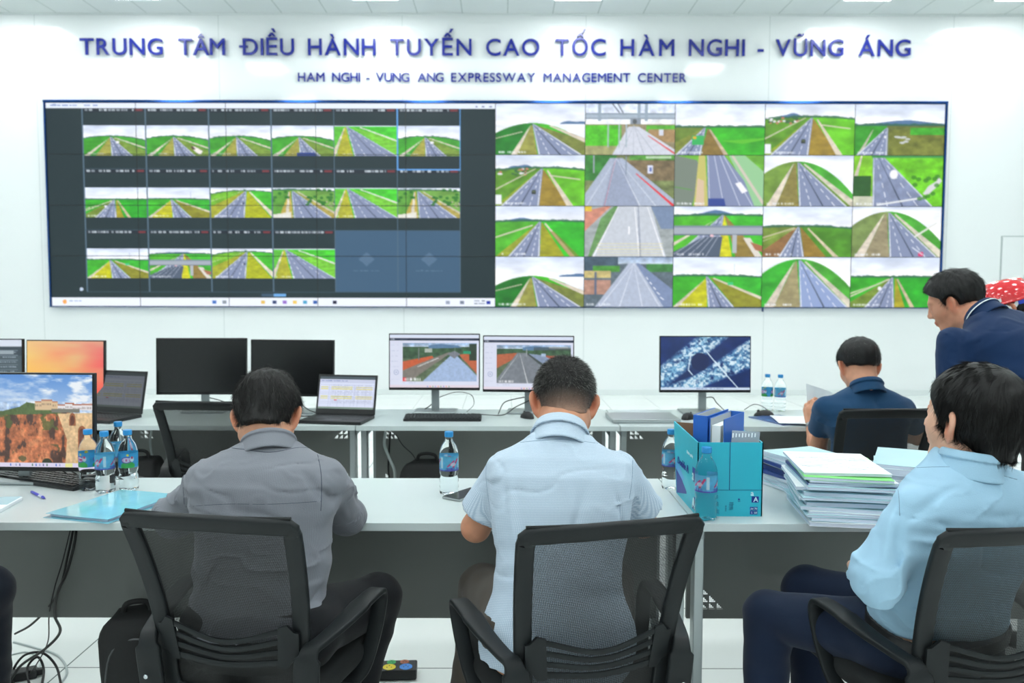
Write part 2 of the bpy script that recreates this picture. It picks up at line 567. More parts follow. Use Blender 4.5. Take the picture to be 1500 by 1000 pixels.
# ================================================================== LETTERING ON THE WALL
M_letter = mat('blue_acrylic', rgb(18, 36, 146), 0.25, spec=0.5, coat=0.4)
lz = float(at(735, 82.2, WALL_Y)[2]); lc = float(at(735, 58, WALL_Y)[2]) - lz
org = (0, WALL_Y - 0.02, lz)
s1 = thing('sign_lettering', 'large blue raised letters of the Vietnamese title across the top of the wall', 'sign', org)
for wd, a, b in (('TRUNG', 119, 240), ('TÂM', 263, 331), ('ĐIỀU', 352, 432), ('HÀNH', 452, 551), ('TUYẾN', 572, 691), ('CAO', 712, 790),
                 ('TỐC', 813, 887), ('HÀM', 908, 987), ('NGHI', 1008, 1090), ('-', 1107, 1119), ('VŨNG', 1135, 1234), ('ÁNG', 1256, 1332)):
    letters(wd, at(a, 70, WALL_Y)[0], at(b, 70, WALL_Y)[0], lz, lc, WALL_Y - 0.035, M_letter, s1, org, 0.025)
lz2 = float(at(735, 120.3, WALL_Y)[2]); lc2 = float(at(735, 107.3, WALL_Y)[2]) - lz2
org2 = (0, WALL_Y - 0.02, lz2)
s2 = thing('sign_lettering', 'small blue raised letters of the English subtitle under the large title', 'sign', org2)
for wd, a, b in (('HAM', 437, 476), ('NGHI', 487, 528), ('-', 537, 542), ('VUNG', 551, 600), ('ANG', 612, 650), ('EXPRESSWAY', 661, 784),
                 ('MANAGEMENT', 796, 923), ('CENTER', 934, 1005)):
    letters(wd, at(a, 113, WALL_Y)[0], at(b, 113, WALL_Y)[0], lz2, lc2, WALL_Y - 0.022, M_letter, s2, org2, 0.012)

# ================================================================== VIDEO WALL
VX0, VX1, VZ1, VZ0 = -6.09, 5.91, 3.915, 1.205
GR, GD, YG, BR, PA, RD = (70, 178, 40), (38, 122, 38), (176, 190, 40), (142, 128, 62), (214, 204, 186), (134, 145, 176)


def sky(c, hz, seed, top=(206, 218, 240), bot=(242, 245, 252), arch=0.0, hx=0.5):
    y = c.y; hzl = hz + arch * ((c.x - hx) ** 2) * 4
    t = np.clip(y / max(hz, 0.05), 0, 1)[..., None]
    im = np.array(top) * (1 - t) + np.array(bot) * t
    n = noise2(c.im.shape[1], c.im.shape[0], 3, 5, seed)[..., None]
    im = im + (n - 0.45) * 70
    m = (y < hzl)
    c.im = np.where(m[..., None], np.clip(im, 0, 255), c.im)
    return m


def road_view(seed, hz, vp, rl, rr, path=None, verge=None, left=GR, right=GR, arch=0.0, hills=None, path2=None, verge2=None,
              road=RD, extra=None, trees=True, w=131, h=75):
    c = Can(w, h, left)
    c.put(c.x > vp[0], right)
    c.mott(7, 6, seed + 5, 0.22)
    m = sky(c, hz, seed, arch=arch, hx=vp[0])
    if hills:
        pts = [(hills[0], hz + 0.02)]
        for k in range(9):
            t = k / 8; pts.append((hills[0] + (hills[1] - hills[0]) * t, hz - hills[2] * math.sin(math.pi * t) * (0.7 + 0.3 * math.sin(7 * t + seed))))
        pts.append((hills[1], hz + 0.02)); c.poly(pts, (88, 120, 160))
    if trees and arch < 0.2:
        n = noise2(c.im.shape[1], c.im.shape[0], 24, 2, seed + 9, 2)
        hzl = hz + arch * ((c.x - vp[0]) ** 2) * 4
        c.put((c.y > hzl - 0.035 * n) & (c.y < hzl + 0.025), (52, 100, 78), 0.85)
    # strips are (x_top, x_bottom_left, x_bottom_right, colour)
    for s in (verge, verge2, path, path2):
        if s:
            c.poly([(s[0], vp[1] + (0.02 if s is verge or s is verge2 else 0.04)), (s[0] + 0.012, vp[1] + 0.02), (s[2], 1.0), (s[1], 1.0)], s[3])
            c.mott(14, 14, seed + 3, 0.18, c.mask([(s[0], vp[1]), (s[0] + 0.02, vp[1]), (s[2], 1.0), (s[1], 1.0)]))
    c.poly([(vp[0] - 0.008, vp[1]), (vp[0] + 0.012, vp[1]), (rr, 1.0), (rl, 1.0)], road)
    mid = (rl + rr) / 2
    c.line(vp[0], vp[1], rl + 0.012, 1.0, 0.003, (226, 230, 240), 0.012)
    c.line(vp[0], vp[1], rr - 0.012, 1.0, 0.003, (226, 230, 240), 0.012)
    c.line(vp[0], vp[1], mid, 1.0, 0.003, (74, 84, 104), 0.016)
    for q in (0.25, 0.75):
        xb = rl + (rr - rl) * q
        for k in range(6):
            t0 = 0.15 + k * 0.15; t1 = t0 + 0.05 + 0.01 * k
            c.line(vp[0] + (xb - vp[0]) * t0, vp[1] + (1 - vp[1]) * t0, vp[0] + (xb - vp[0]) * t1, vp[1] + (1 - vp[1]) * t1, 0.008, (232, 236, 246))
    if extra: extra(c)
    c.scrawl(0.04, 0.925, 0.34, 0.965, (236, 240, 246), seed, 0.02)
    return c.out()


def trk(c, x, y, s, col, top=None):
    c.poly([(x - s, y), (x - s * 0.7, y - s * 1.6), (x + s * 0.8, y - s * 1.6), (x + s, y), (x + s * .9, y + s * 1.3), (x - s * .9, y + s * 1.3)], col)
    if top: c.poly([(x - s * .6, y - s), (x + s * .6, y - s), (x + s * .6, y - s * .2), (x - s * .6, y - s * .2)], top)


def v_a(seed=1):   # curved horizon, path to the left of the road
    return road_view(seed, 0.38, (0.42, 0.40), 0.48, 0.97, (0.385, 0.17, 0.24, PA), (0.40, 0.24, 0.47, (150, 150, 72)), GD, GR, 0.28, (0.72, 1.05, .07),
                     (0.60, 1.3, 1.5, PA), (0.44, 0.9, 1.5, (120, 130, 62)), extra=lambda c: c.line(0, .68, .3, .55, .008, PA))


def v_b(seed=2):   # village left, truck on the road, brown verge
    def ex(c):
        for k in range(26):
            r = np.random.default_rng(seed * 50 + k); x, y = r.random() * .36, .27 + r.random() * .12
            c.ell(x, y, .018, .02, [(220, 220, 224), (60, 104, 60), (190, 120, 96), (70, 110, 70)][k % 4])
        c.line(0.0, .68, .45, .27, .012, PA, .008)
        trk(c, .43, .73, .026, (52, 60, 52), (110, 120, 84)); c.rect(0, .78, .07, .97, (232, 236, 244))
        c.line(.6, .4, .95, .48, .012, PA)
    return road_view(seed, 0.24, (0.52, 0.27), 0.06, 0.49, (0.575, 0.80, 0.875, PA), (0.53, 0.49, 0.82, (156, 132, 52)), (96, 150, 44), (104, 190, 40), 0.05, (0.15, 0.42, .07),
                     None, (0.50, 0.0, 0.06, (140, 160, 48)), extra=ex)


def v_gantry():
    c = Can(131, 75, (150, 140, 110)); sky(c, .4, 3)
    c.rect(0, .42, .4, .85, (84, 190, 40)); c.rect(.68, .42, 1, .56, (96, 180, 60)); c.rect(0, .82, .35, 1, (160, 160, 110))
    c.rect(.7, .5, 1, .75, (160, 132, 92)); c.mott(16, 10, 4, .2)
    c.poly([(.48, .45), (.6, .45), (1.05, .95), (1, 1), (.3, 1)], (206, 210, 222))
    for x in (.36, .5, .62, .75): c.line(.54, .42, x + .04, 1, .004, (168, 176, 190), .008)
    c.line(.7, .62, 1, .97, .008, (216, 70, 70), .018)
    c.rect(0, .19, 1, .30, (168, 182, 196)); c.rect(0, .19, 1, .21, (120, 136, 154)); c.rect(.0, .28, 1, .30, (120, 136, 154))
    for x in (.14, .58, .66): c.rect(x, 0, x + .035, .34, (150, 166, 182))
    for x in (.25, .37, .45): c.rect(x, .4, x + .014, .85, (170, 186, 196))
    c.rect(.5, .28, .62, .40, (140, 150, 164)); c.ell(.55, .35, .025, .05, (90, 96, 100))
    c.line(.3, 0, .38, .18, .01, (60, 70, 84)); c.line(.36, 0, .42, .18, .01, (60, 70, 84))
    c.rect(.82, .5, .87, .62, (210, 214, 228)); c.mott(40, 30, 8, .06)
    return c.out()


def v_concrete():
    c = Can(131, 75, (120, 132, 84)); c.rect(0, 0, .35, .5, (60, 130, 56)); c.rect(.5, 0, 1, .15, (86, 150, 60)); c.rect(.45, .1, 1, .5, (128, 112, 84))
    c.mott(14, 10, 5, .3)
    c.poly([(.28, .06), (.42, .06), (1.02, .9), (1.02, 1), (-.02, 1), (-.02, .82)], (170, 180, 200))
    c.poly([(.32, .06), (.38, .06), (.62, 1), (.2, 1)], (152, 162, 186))
    for x, w in ((.02, .008), (.22, .006), (.62, .012), (.80, .008)): c.line(.35, .06, x, 1, .003, (214, 220, 232), w)
    c.line(.57, .36, 1, 1, .01, (222, 60, 66), .028); c.line(.34, .1, .22, 1, .003, (196, 110, 130), .006)
    c.line(.46, .02, .46, .38, .01, (126, 138, 160)); c.line(.1, 0, .1, .35, .016, (150, 160, 170))
    c.rect(.7, .2, .76, .36, (214, 218, 236)); c.rect(.72, .24, .745, .32, (80, 100, 170)); c.rect(.68, .02, .96, .07, (240, 240, 244), .6)
    c.mott(46, 30, 6, .07)
    return c.out()


def v_top():
    c = Can(131, 75, (110, 180, 60)); c.mott(9, 9, 6, .2)
    c.poly([(0, 0), (.25, .1), (.3, .3), (.2, 1), (0, 1)], (122, 134, 122)); c.line(0, .62, .2, .68, .008, (86, 160, 60))
    c.poly([(.27, 0), (.34, 0), (.38, 1), (.22, 1)], (196, 190, 110)); c.poly([(.26, .45), (.33, .5), (.34, 1), (.24, 1)], (214, 190, 160))
    c.poly([(.6, 0), (.78, 0), (1.05, .4), (1.02, 1.1), (.9, 1)], (150, 200, 150))
    c.line(.64, 0, 1, .95, .028, (206, 198, 184), .034)
    c.poly([(.36, 0), (.55, 0), (.78, .5), (.9, 1), (.38, 1)], (132, 142, 176))
    for x0, x1 in ((.37, .4), (.44, .56), (.5, .74), (.54, .88)): c.line(x0, 0, x1, 1, .008, (206, 212, 230))
    c.poly([(.38, .85), (.56, .85), (.58, 1), (.38, 1)], (56, 74, 148)); c.poly([(.68, .55), (.74, .52), (.82, .7), (.76, .75)], (240, 240, 246))
    c.scrawl(.03, .925, .34, .965, (236, 240, 246), 5, .02)
    return c.out()


def v_fish(seed, vx=.38, left=(116, 150, 64), verge=(142, 132, 72), hz=.12, col=RD, extra=None):
    return road_view(seed, hz, (vx, hz + .02), vx + .02, vx + .56, (vx - .06, .03, .14, (216, 206, 190)), (vx - .04, .14, vx + .02, verge), left, (78, 168, 56), .42, None,
                     (vx + .06, .98, 1.1, (210, 204, 186)), (vx + .02, .8, .98, (120, 150, 66)), road=col, extra=extra, trees=False)


def v_bright(seed=9):
    def ex(c):
        c.rect(0, .4, .2, .8, (50, 96, 44)); c.rect(0, .8, .22, 1, (196, 198, 176)); c.mott(10, 8, 7, .15)
        c.poly([(.78, .75), (.84, .6), (.93, .5), (.95, .4), (.99, .5), (.93, .62), (.83, .78)], (214, 214, 216))
        c.ell(.45, .37, .045, .09, (240, 240, 244)); c.line(.27, .97, .8, .82, .02, (222, 226, 230)); c.rect(.2, 0, 1, .05, (70, 150, 80))
        for k in range(12):
            r = np.random.default_rng(k); c.ell(.65 + r.random() * .3, .3 + r.random() * .55, .03, .04, (52, 120, 34), .7)
    return road_view(seed, .0, (.22, -.15), .22, .9, (.1, -.1, -.02, PA), None, (128, 196, 44), (112, 200, 40), 0, None, None, None, extra=ex, trees=False)


def v_bridge(seed=10):
    def ex(c):
        c.poly([(0, 1), (.0, .9), (.35, .6), (.55, .6), (.52, 1)], (84, 96, 116))
        for k in range(5): c.line(.5 - .05 * k, .6, .36 - .1 * k, 1, .005, (196, 204, 220))
        c.rect(0, .38, 1, .57, (164, 172, 184)); c.rect(0, .38, 1, .42, (128, 140, 158)); c.rect(0, .55, 1, .575, (104, 114, 132))
        c.rect(.66, .56, .71, .92, (178, 184, 190)); c.ell(.43, .58, .02, .03, (230, 190, 200))
        c.poly([(.78, .62), (.86, .62), (1, 1), (.92, 1)], (220, 214, 204)); c.poly([(.86, .7), (1, .78), (1, .9), (.92, .86)], (170, 110, 80))
    return road_view(seed, .16, (.55, .17), .0, .5, (.53, -.3, -.2, PA), (.56, .5, .66, (206, 204, 30)), (78, 172, 44), (70, 186, 50), 0.02, (.2, .7, .09),
                     None, (.57, .7, 1.0, (146, 124, 62)), extra=ex)


def v_gantry_road():
    c = Can(131, 75, (96, 110, 120)); sky(c, .14, 5, (140, 160, 190), (200, 216, 234)); c.rect(0, 0, .38, .3, (74, 92, 108)); c.rect(.1, .18, .4, .3, (80, 150, 60))
    c.rect(.7, .14, 1, .3, (70, 130, 70)); c.rect(0, .28, .3, .42, (196, 180, 120)); c.rect(0, .46, .3, .75, (176, 136, 120)); c.mott(18, 14, 4, .2)
    c.poly([(.5, .13), (.6, .13), (1.02, .75), (1.02, 1), (.12, 1)], (176, 186, 206)); c.poly([(.58, .13), (.62, .13), (1.02, .68), (1.02, 1), (.9, 1)], (126, 142, 176))
    for x in (.18, .4, .66, .86): c.line(.56, .13, x, 1, .004, (216, 222, 236), .012)
    for k in range(5): c.line(.7 + .04 * k, .4 + .1 * k, .72 + .045 * k, .45 + .1 * k, .01, (236, 240, 250))
    c.rect(.12, .3, .14, .75, (90, 104, 130)); c.mott(40, 24, 9, .06); c.scrawl(.03, .925, .3, .965, (236, 240, 246), 8, .02)
    return c.out()


def v_lanes():
    c = Can(131, 75, (160, 168, 170)); c.poly([(0, .1), (.25, 0), (.3, 0), (0, .5)], (206, 140, 120)); c.poly([(.18, .25), (.33, 0), (.38, 0), (.08, 1), (.04, 1)], (104, 148, 90))
    c.rect(0, 0, .08, .1, (220, 190, 60)); c.mott(14, 14, 3, .15)
    c.poly([(.38, 0), (.74, 0), (.92, 1), (.1, 1)], (196, 202, 212)); c.poly([(.74, 0), (1, 0), (1, .45), (.86, .45)], (122, 140, 170))
    for x0, x1 in ((.38, .1), (.56, .62), (.7, .9)): c.line(x0, 0, x1, 1, .008, (236, 238, 244), .018)
    c.line(.6, 0, .63, 1, .012, (150, 158, 176), .02)
    for k in range(5): c.line(.14, .74 + k * .055, .88, .74 + k * .055, .008, (226, 214, 150), a=.6)
    c.line(.5, .4, .5, .55, .012, (246, 246, 250)); c.mott(40, 24, 12, .05)
    return c.out()


def v_curve():
    return road_view(14, .38, (.4, .40), .18, .47, (.50, .80, .86, (208, 196, 168)), (.42, .47, .72, (150, 122, 54)), (120, 146, 60), (84, 146, 44), .03, None,
                     (.38, -.5, -.44, PA), (.37, -.1, .18, (148, 110, 70)), extra=lambda c: c.line(.0, .62, .36, .42, .012, (208, 196, 168)))


def v_sign(seed=4):
    def ex(c):
        c.rect(.19, .62, .32, .80, (60, 178, 96)); c.ell(.22, .66, .02, .03, (226, 170, 40))
        c.poly([(.5, .72), (.75, .78), (1.0, .7), (1, .66), (.72, .7)], (96, 190, 50))
    return road_view(seed, .44, (.33, .47), .0, .29, (.38, .55, .60, (196, 176, 152)), (.36, .29, .55, (140, 116, 60)), (106, 132, 54), (64, 178, 44), 0, None,
                     None, (.31, -.3, .0, (128, 140, 60)), extra=ex)


def v_hills(seed=5):
    def ex(c):
        c.poly([(.38, .5), (1, .5), (1, 1), (.38, 1)], (118, 124, 56)); c.rect(.62, .46, 1, .6, (72, 170, 50)); c.mott(12, 9, 4, .28, (c.x > .38) & (c.y > .46))
        for k in range(7):
            r = np.random.default_rng(k); c.ell(.46 + r.random() * .14, .6 + r.random() * .16, .03, .02, (196, 200, 200))
        c.ell(.34, .64, .01, .03, (230, 230, 234))
    return road_view(seed, .40, (.36, .46), .02, .37, (.2, .03, .08, (190, 190, 170)), None, (60, 150, 44), (110, 120, 60), 0, (0.05, 1.2, .09), None, None, extra=ex)


def v_yellow(seed=15, sgn=True):
    def ex(c):
        if sgn: c.rect(.62, .5, .68, .56, (70, 196, 130))
        c.line(.69, .14, .69, .36, .005, (150, 160, 176))
    return road_view(seed, .36, (.38, .39), .40, .70, (.37, .0, .06, (208, 196, 176)), (.375, .06, .39, (190, 190, 30)), (66, 176, 44), (60, 178, 50), 0.02, None,
                     (.45, 1.2, 1.3, PA), (.42, .7, 1.25, (140, 140, 44)), extra=ex)


def v_green(seed=16):
    return road_view(seed, .38, (.47, .40), .16, .50, (.52, .68, .73, (196, 180, 150)), (.50, .50, .62, (170, 160, 44)), (60, 168, 44), (50, 170, 44), 0, None,
                     (.46, -.5, -.4, PA), (.45, -.1, .16, (116, 140, 54)), extra=lambda c: (c.line(0, .78, .44, .43, .014, PA), c.ell(.33, .62, .022, .04, (236, 236, 240))))


def v_b2(seed=17):
    return road_view(seed, .28, (.50, .31), .14, .50, (.55, .84, .9, PA), (.515, .50, .78, (158, 158, 40)), (84, 176, 48), (58, 182, 46), .02, (0.1, .5, .05),
                     None, (.48, .0, .14, (150, 160, 50)), extra=lambda c: (c.line(0, .62, .42, .38, .014, PA), c.poly([(.6, .5), (.66, .5), (.95, 1), (.84, 1)], (150, 120, 60), .6)))


RIGHT_VIEWS = [[v_a(), v_gantry(), v_sign(), v_b(22), v_hills()],
               [v_b(2), v_concrete(), v_top(), v_fish(7), v_bright()],
               [v_b2(), v_lanes(), v_bridge(), v_curve(), v_fish(12, .41, (124, 146, 84), (152, 142, 112), .10, extra=lambda c: (trk(c, .78, .94, .03, (222, 60, 110)), c.line(.68, .8, .8, .95, .012, (214, 220, 236)), c.line(.7, .6, .95, .32, .02, (226, 226, 220))))],
               [v_a(21), v_gantry_road(), v_yellow(), v_fish(13, .42, (60, 170, 50), (160, 150, 110), .04, (146, 164, 206)), v_green()]]


def v_diag(seed):   # road sweeping to the lower right, bright green
    return road_view(seed, .02, (.2, .02), .32, 1.0, (.16, -.05, .02, PA), (.17, .03, .3, (176, 176, 50)), (96, 196, 60), (74, 200, 50), 0, None, (.4, 1.6, 1.7, (224, 224, 216)),
                     (.26, 1.0, 1.9, (120, 200, 60)), trees=False)


def v_village(seed):
    def ex(c):
        for k in range(40):
            r = np.random.default_rng(seed + k); x, y = r.random(), .06 + r.random() * .5
            if abs(x - .4) < .12: continue
            c.ell(x, y, .03, .05, (40, 110, 40), .8)
        for k in range(8):
            r = np.random.default_rng(seed + 90 + k); c.ell(.85 + r.random() * .14, .45 + r.random() * .2, .012, .02, (190, 170, 160))
        c.poly([(0, .9), (.3, .8), (.3, 1), (0, 1)], (224, 222, 210))
    return road_view(seed, .05, (.32, .1), .34, .95, (.26, .2, .26, (212, 206, 190)), (.28, .1, .33, (190, 170, 80)), (96, 160, 60), (110, 160, 70), .03, None, (.4, 1.1, 1.16, (206, 196, 176)),
                     (.36, .95, 1.1, (176, 160, 80)), extra=ex)


def v_car(seed):
    return road_view(seed, .08, (.58, .1), .05, .55, (.63, 1.0, 1.1, (226, 218, 200)), (.60, .55, .98, (176, 184, 30)), (120, 190, 50), (70, 186, 46), .1, None,
                     (.5, -.9, -.8, PA), (.55, -.4, .05, (166, 170, 50)), extra=lambda c: trk(c, .53, .52, .02, (52, 62, 84)))


def v_pathleft(seed, veh=None):
    def ex(c):
        if veh == 'truck': c.poly([(.7, .7), (.76, .68), (.9, .85), (.86, .98), (.8, .9)], (236, 230, 226)); c.poly([(.7, .7), (.74, .68), (.78, .78), (.74, .8)], (90, 60, 60))
        if veh == 'car': c.ell(.55, .55, .03, .04, (236, 236, 240))
        if veh == 'blue': c.poly([(.4, .9), (.68, .88), (.72, 1), (.4, 1)], (50, 70, 140))
    return road_view(seed, .34, (.44, .38), .45, .78, (.42, .02, .10, (216, 208, 190)), (.425, .2, .44, (160, 158, 70)), (66, 160, 44), (70, 160, 50), .12, None,
                     (.5, 1.3, 1.4, PA), (.46, .78, 1.2, (120, 150, 60)), extra=ex)


LEFT_VIEWS = [[v_pathleft(31, 'car'), v_pathleft(32, 'truck'), v_pathleft(33), v_pathleft(34, 'blue'), v_diag(35), v_pathleft(36, 'car')],
              [v_green(41), v_yellow(42, False), v_car(43), v_village(44), v_diag(35), v_village(44)],
              [v_yellow(51), v_bridge(52), v_car(43), v_diag(35)]]

# the desktop window shown over the five left columns of panels
DW, DH = 655, 300
D = Can(DW, DH, (34, 50, 54), ss=1)
PX = lambda x: (x - 70) / 651.0
PY = lambda y: (y - 152) / 297.0
D.im *= (1 - 0.25 * ((D.x - 0.5) ** 2))[..., None]
D.rect(0, 0, 1, PY(160), (226, 234, 248)); D.scrawl(.01, .008, .12, .018, (120, 140, 190), 3, .01)
for k, xx in enumerate((.955, .97, .987)): D.rect(xx, .012, xx + .005, .02, (120, 130, 160))
colx = [122.5, 214, 305.5, 396, 487, 578.5, 670]
for r_, (hy, iy0, iy1, ny) in enumerate(((160, 185, 228, 248), (248, 275, 318, 337), (337, 364, 407, 428))):
    for q in range(6):
        x0, x1 = PX(colx[q]), PX(colx[q + 1])
        if r_ == 2 and q > 3:
            D.rect(x0, PY(337), x1, PY(428), (62, 92, 120)); cx, cy = (x0 + x1) / 2, PY(379)
            D.poly([(cx - .018, cy), (cx, cy - .035), (cx + .018, cy), (cx, cy + .035)], (84, 112, 140))
            D.scrawl(cx - .03, PY(395), cx + .03, PY(397), (100, 126, 150), q, .008)
        else:
            D.paste(LEFT_VIEWS[r_][q], x0, PY(iy0), x1, PY(iy1))
            D.rect(x0, PY(hy), x1, PY(hy + 5.5), (30, 38, 48)); D.scrawl(x0 + .006, PY(hy + .8), x1 - .026, PY(hy + 4.2), (206, 216, 224), r_ * 9 + q, .006)
            D.rect(x1 - .022, PY(hy + 1), x1 - .006, PY(hy + 4), (120, 50, 56))
    for q in range(7): D.rect(PX(colx[q]) - .0012, PY(hy), PX(colx[q]) + .0012, PY(ny), (84, 106, 124))
    D.rect(PX(122), PY(ny) - .002, PX(670), PY(ny) + .002, (60, 80, 92))
for a, b, c_, d_ in ((578, 160, 579.6, 248), (669, 160, 670.6, 248), (578, 247, 670.6, 248.6)): D.rect(PX(a), PY(b), PX(c_), PY(d_), (96, 160, 226))
D.rect(0, PY(436), 1, 1, (234, 240, 250)); D.ell(PX(89), PY(442.5), .005, .011, (240, 170, 90)); D.scrawl(PX(96), PY(440), PX(114), PY(442), (150, 170, 200), 8, .01)
for k, (xx, cc) in enumerate(((309, (60, 110, 190)), (323, (140, 150, 160)), (380, (226, 190, 90)), (397, (40, 60, 110)), (412, (150, 110, 200)), (427, (236, 200, 90)), (442, (70, 160, 200)), (457, (40, 90, 170)), (485, (30, 30, 60)), (651, (150, 160, 180)), (672, (120, 130, 150)), (711, (30, 50, 160)))):
    D.rect(PX(xx - 3), PY(440.5), PX(xx + 3), PY(445.5), cc)
D.scrawl(PX(690), PY(439), PX(706), PY(441), (110, 120, 140), 21, .01); D.scrawl(PX(690), PY(443), PX(706), PY(445), (110, 120, 140), 22, .01)
D.rect(PX(396), PY(430.5), PX(414), PY(434), (110, 170, 226)); D.rect(PX(378), PY(430.5), PX(396), PY(434), (60, 86, 110)); D.ell(PX(114), PY(424), .004, .009, (190, 206, 226))
DIM = D.out()

M_screen = attr_mat('display_picture', 0.35, 1.10, base=False, spec=0.25)
M_frame = mat('video_wall_frame', rgb(30, 70, 130), 0.12, 0.85)
M_black = mat('black_plastic', rgb(26, 28, 30), 0.42, bump=(400, 0.0001))
vw = thing('video_wall', 'huge video wall of road camera pictures across the white wall', 'video wall', (0, WALL_Y, VZ0))
vorg = (0, WALL_Y, VZ0)
pw, ph = (VX1 - VX0) / 10, (VZ1 - VZ0) / 4
for j in range(4):
    for i in range(10):
        x0, z1 = VX0 + i * pw, VZ1 - j * ph
        if i < 5: im = DIM[j * 75:(j + 1) * 75, i * 131:(i + 1) * 131]
        else: im = RIGHT_VIEWS[j][i - 5]
        pn = obj('display_panel', MB().box((x0 + pw / 2, WALL_Y - 0.03, z1 - ph / 2), (pw - 0.001, 0.06, ph - 0.001)), M_black, vw, None, vorg)
        picture('screen_picture', im, flat(x0 + 0.004, x0 + pw - 0.004, z1 - 0.004, z1 - ph + 0.004, WALL_Y - 0.0608), M_screen, pn, vorg)
fr = MB()
for c, d in (((VX0 / 2 + VX1 / 2, WALL_Y - 0.035, VZ1 + 0.018), (VX1 - VX0 + 0.06, 0.085, 0.034)), ((VX0 - 0.012, WALL_Y - 0.035, (VZ0 + VZ1) / 2), (0.022, 0.085, VZ1 - VZ0)),
             ((VX1 + 0.014, WALL_Y - 0.035, (VZ0 + VZ1) / 2), (0.026, 0.085, VZ1 - VZ0)), ((VX0 / 2 + VX1 / 2, WALL_Y - 0.035, VZ0 - 0.006), (VX1 - VX0 + 0.06, 0.08, 0.010))):
    fr.box(c, d, 0.002)
obj('frame', fr, M_frame, vw, None, vorg)
obj('latch', MB().box((at(1116, 455, WALL_Y)[0], WALL_Y - 0.03, VZ0 - 0.035), (0.02, 0.02, 0.05), 0.003), M_frame, vw, None, vorg)

# ================================================================== DESKS
FY0, BY0, DEPTH = 2.455, 4.215, 0.592      # near edges of the two rows, table depth
DESK_W = 1.361
M_top = mat('laminate_top', rgb(198, 209, 210), 0.28, noise=(3, 0.015), coat=0.1)
M_metal = mat('silver_metal', rgb(170, 178, 180), 0.35, 0.6)
M_panel = mat('grey_modesty_panel', rgb(122, 125, 123), 0.5, noise=(2, 0.03), bump=(500, 0.0001))
M_bracket = mat('grey_bracket', rgb(176, 184, 184), 0.5)


PP = 0.0053          # pitch of the punched holes


def holes():
    """cells (column, row) punched through: a triangle made of small triangles"""
    out = set()
    for bi in range(3):
        for bj in range(3 - bi):
            for i in range(4):
                for j in range(4 - i): out.add((bj * 5 + j, bi * 5 + i))
    return out


HOLES = holes()
PS = 15 * PP


def perforation(x, z, y, flip=1):
    """sheet with real holes covering a square of the panel; x, z lower inner corner"""
    mb = MB(); cuts = []
    for k in range(15): cuts += [k * PP, k * PP + 0.0044]
    cuts.append(15 * PP); n = len(cuts); g = {}
    for i in range(n):
        for j in range(n): g[i, j] = mb.bm.verts.new((x + flip * cuts[i], y, z + cuts[j]))
    for i in range(n - 1):
        for j in range(n - 1):
            if i % 2 == 0 and j % 2 == 0 and (i // 2, j // 2) in HOLES: continue
            mb.bm.faces.new([g[i, j], g[i + 1, j], g[i + 1, j + 1], g[i, j + 1]])
    return mb


def make_desk(label, loc, group, both, invert=False):
    t = thing('office_desk', label, 'desk', loc, 0, group)
    W = DESK_W - 0.004
    obj('desktop', MB().box((W / 2, DEPTH / 2, 0.7375), (W, DEPTH, 0.025), 0.0015), M_top, t, None)
    PZ = [0.352, 0.622] if both else [0.352]
    FL = [1, -1] if both else [1]
    pat = [((0.102 if f_ > 0 else W - 0.102), z_, f_) for z_ in PZ for f_ in FL]
    zc = sorted({0.32, 0.72} | {z_ for _, z_, _ in pat} | {z_ + PS for _, z_, _ in pat})
    xc = sorted({0.05, W - 0.05} | {x_ for x_, _, _ in pat} | {x_ + f_ * PS for x_, _, f_ in pat})
    pm = MB()
    for i in range(len(xc) - 1):
        for j in range(len(zc) - 1):
            mx_, mz_ = (xc[i] + xc[i + 1]) / 2, (zc[j] + zc[j + 1]) / 2
            if any(min(x_, x_ + f_ * PS) < mx_ < max(x_, x_ + f_ * PS) and z_ < mz_ < z_ + PS for x_, z_, f_ in pat): continue
            pm.box((mx_, 0.345, mz_), (xc[i + 1] - xc[i], 0.018, zc[j + 1] - zc[j]))
    obj('modesty_panel', pm, M_panel, t, None)
    for s in (0, 1):
        x = 0.028 if s == 0 else W - 0.028
        lg = MB()
        for yy in (0.10, 0.50): lg.box((x, yy, 0.37), (0.030, 0.05, 0.68), 0.003)
        lg.box((x, 0.30, 0.7), (0.030, 0.46, 0.04), 0.003); lg.box((x, 0.30, 0.035), (0.035, 0.52, 0.03), 0.004)
        l = obj('leg', lg, M_metal, t, None)
        ft = MB()
        for yy in (0.06, 0.54): ft.lathe([(0.018, 0), (0.02, 0.006), (0.012, 0.012), (0.006, 0.022)], 12, (x, yy, 0))
        obj('foot', ft, M_black, l)
        br = MB(); xb = 0.05 if s == 0 else W - 0.05
        pts = [(xb + 0.045 * math.cos(math.radians(a)), 0.725 + 0.03 * math.sin(math.radians(a))) for a in range(180, 361, 15)]
        br.prism(pts, 0.30, 0.318)
        obj('bracket', br, M_bracket, t, None)
    for x_, z_, f_ in pat: obj('perforation', perforation(x_, z_, 0.3365, f_), M_panel, t, None)
    return t


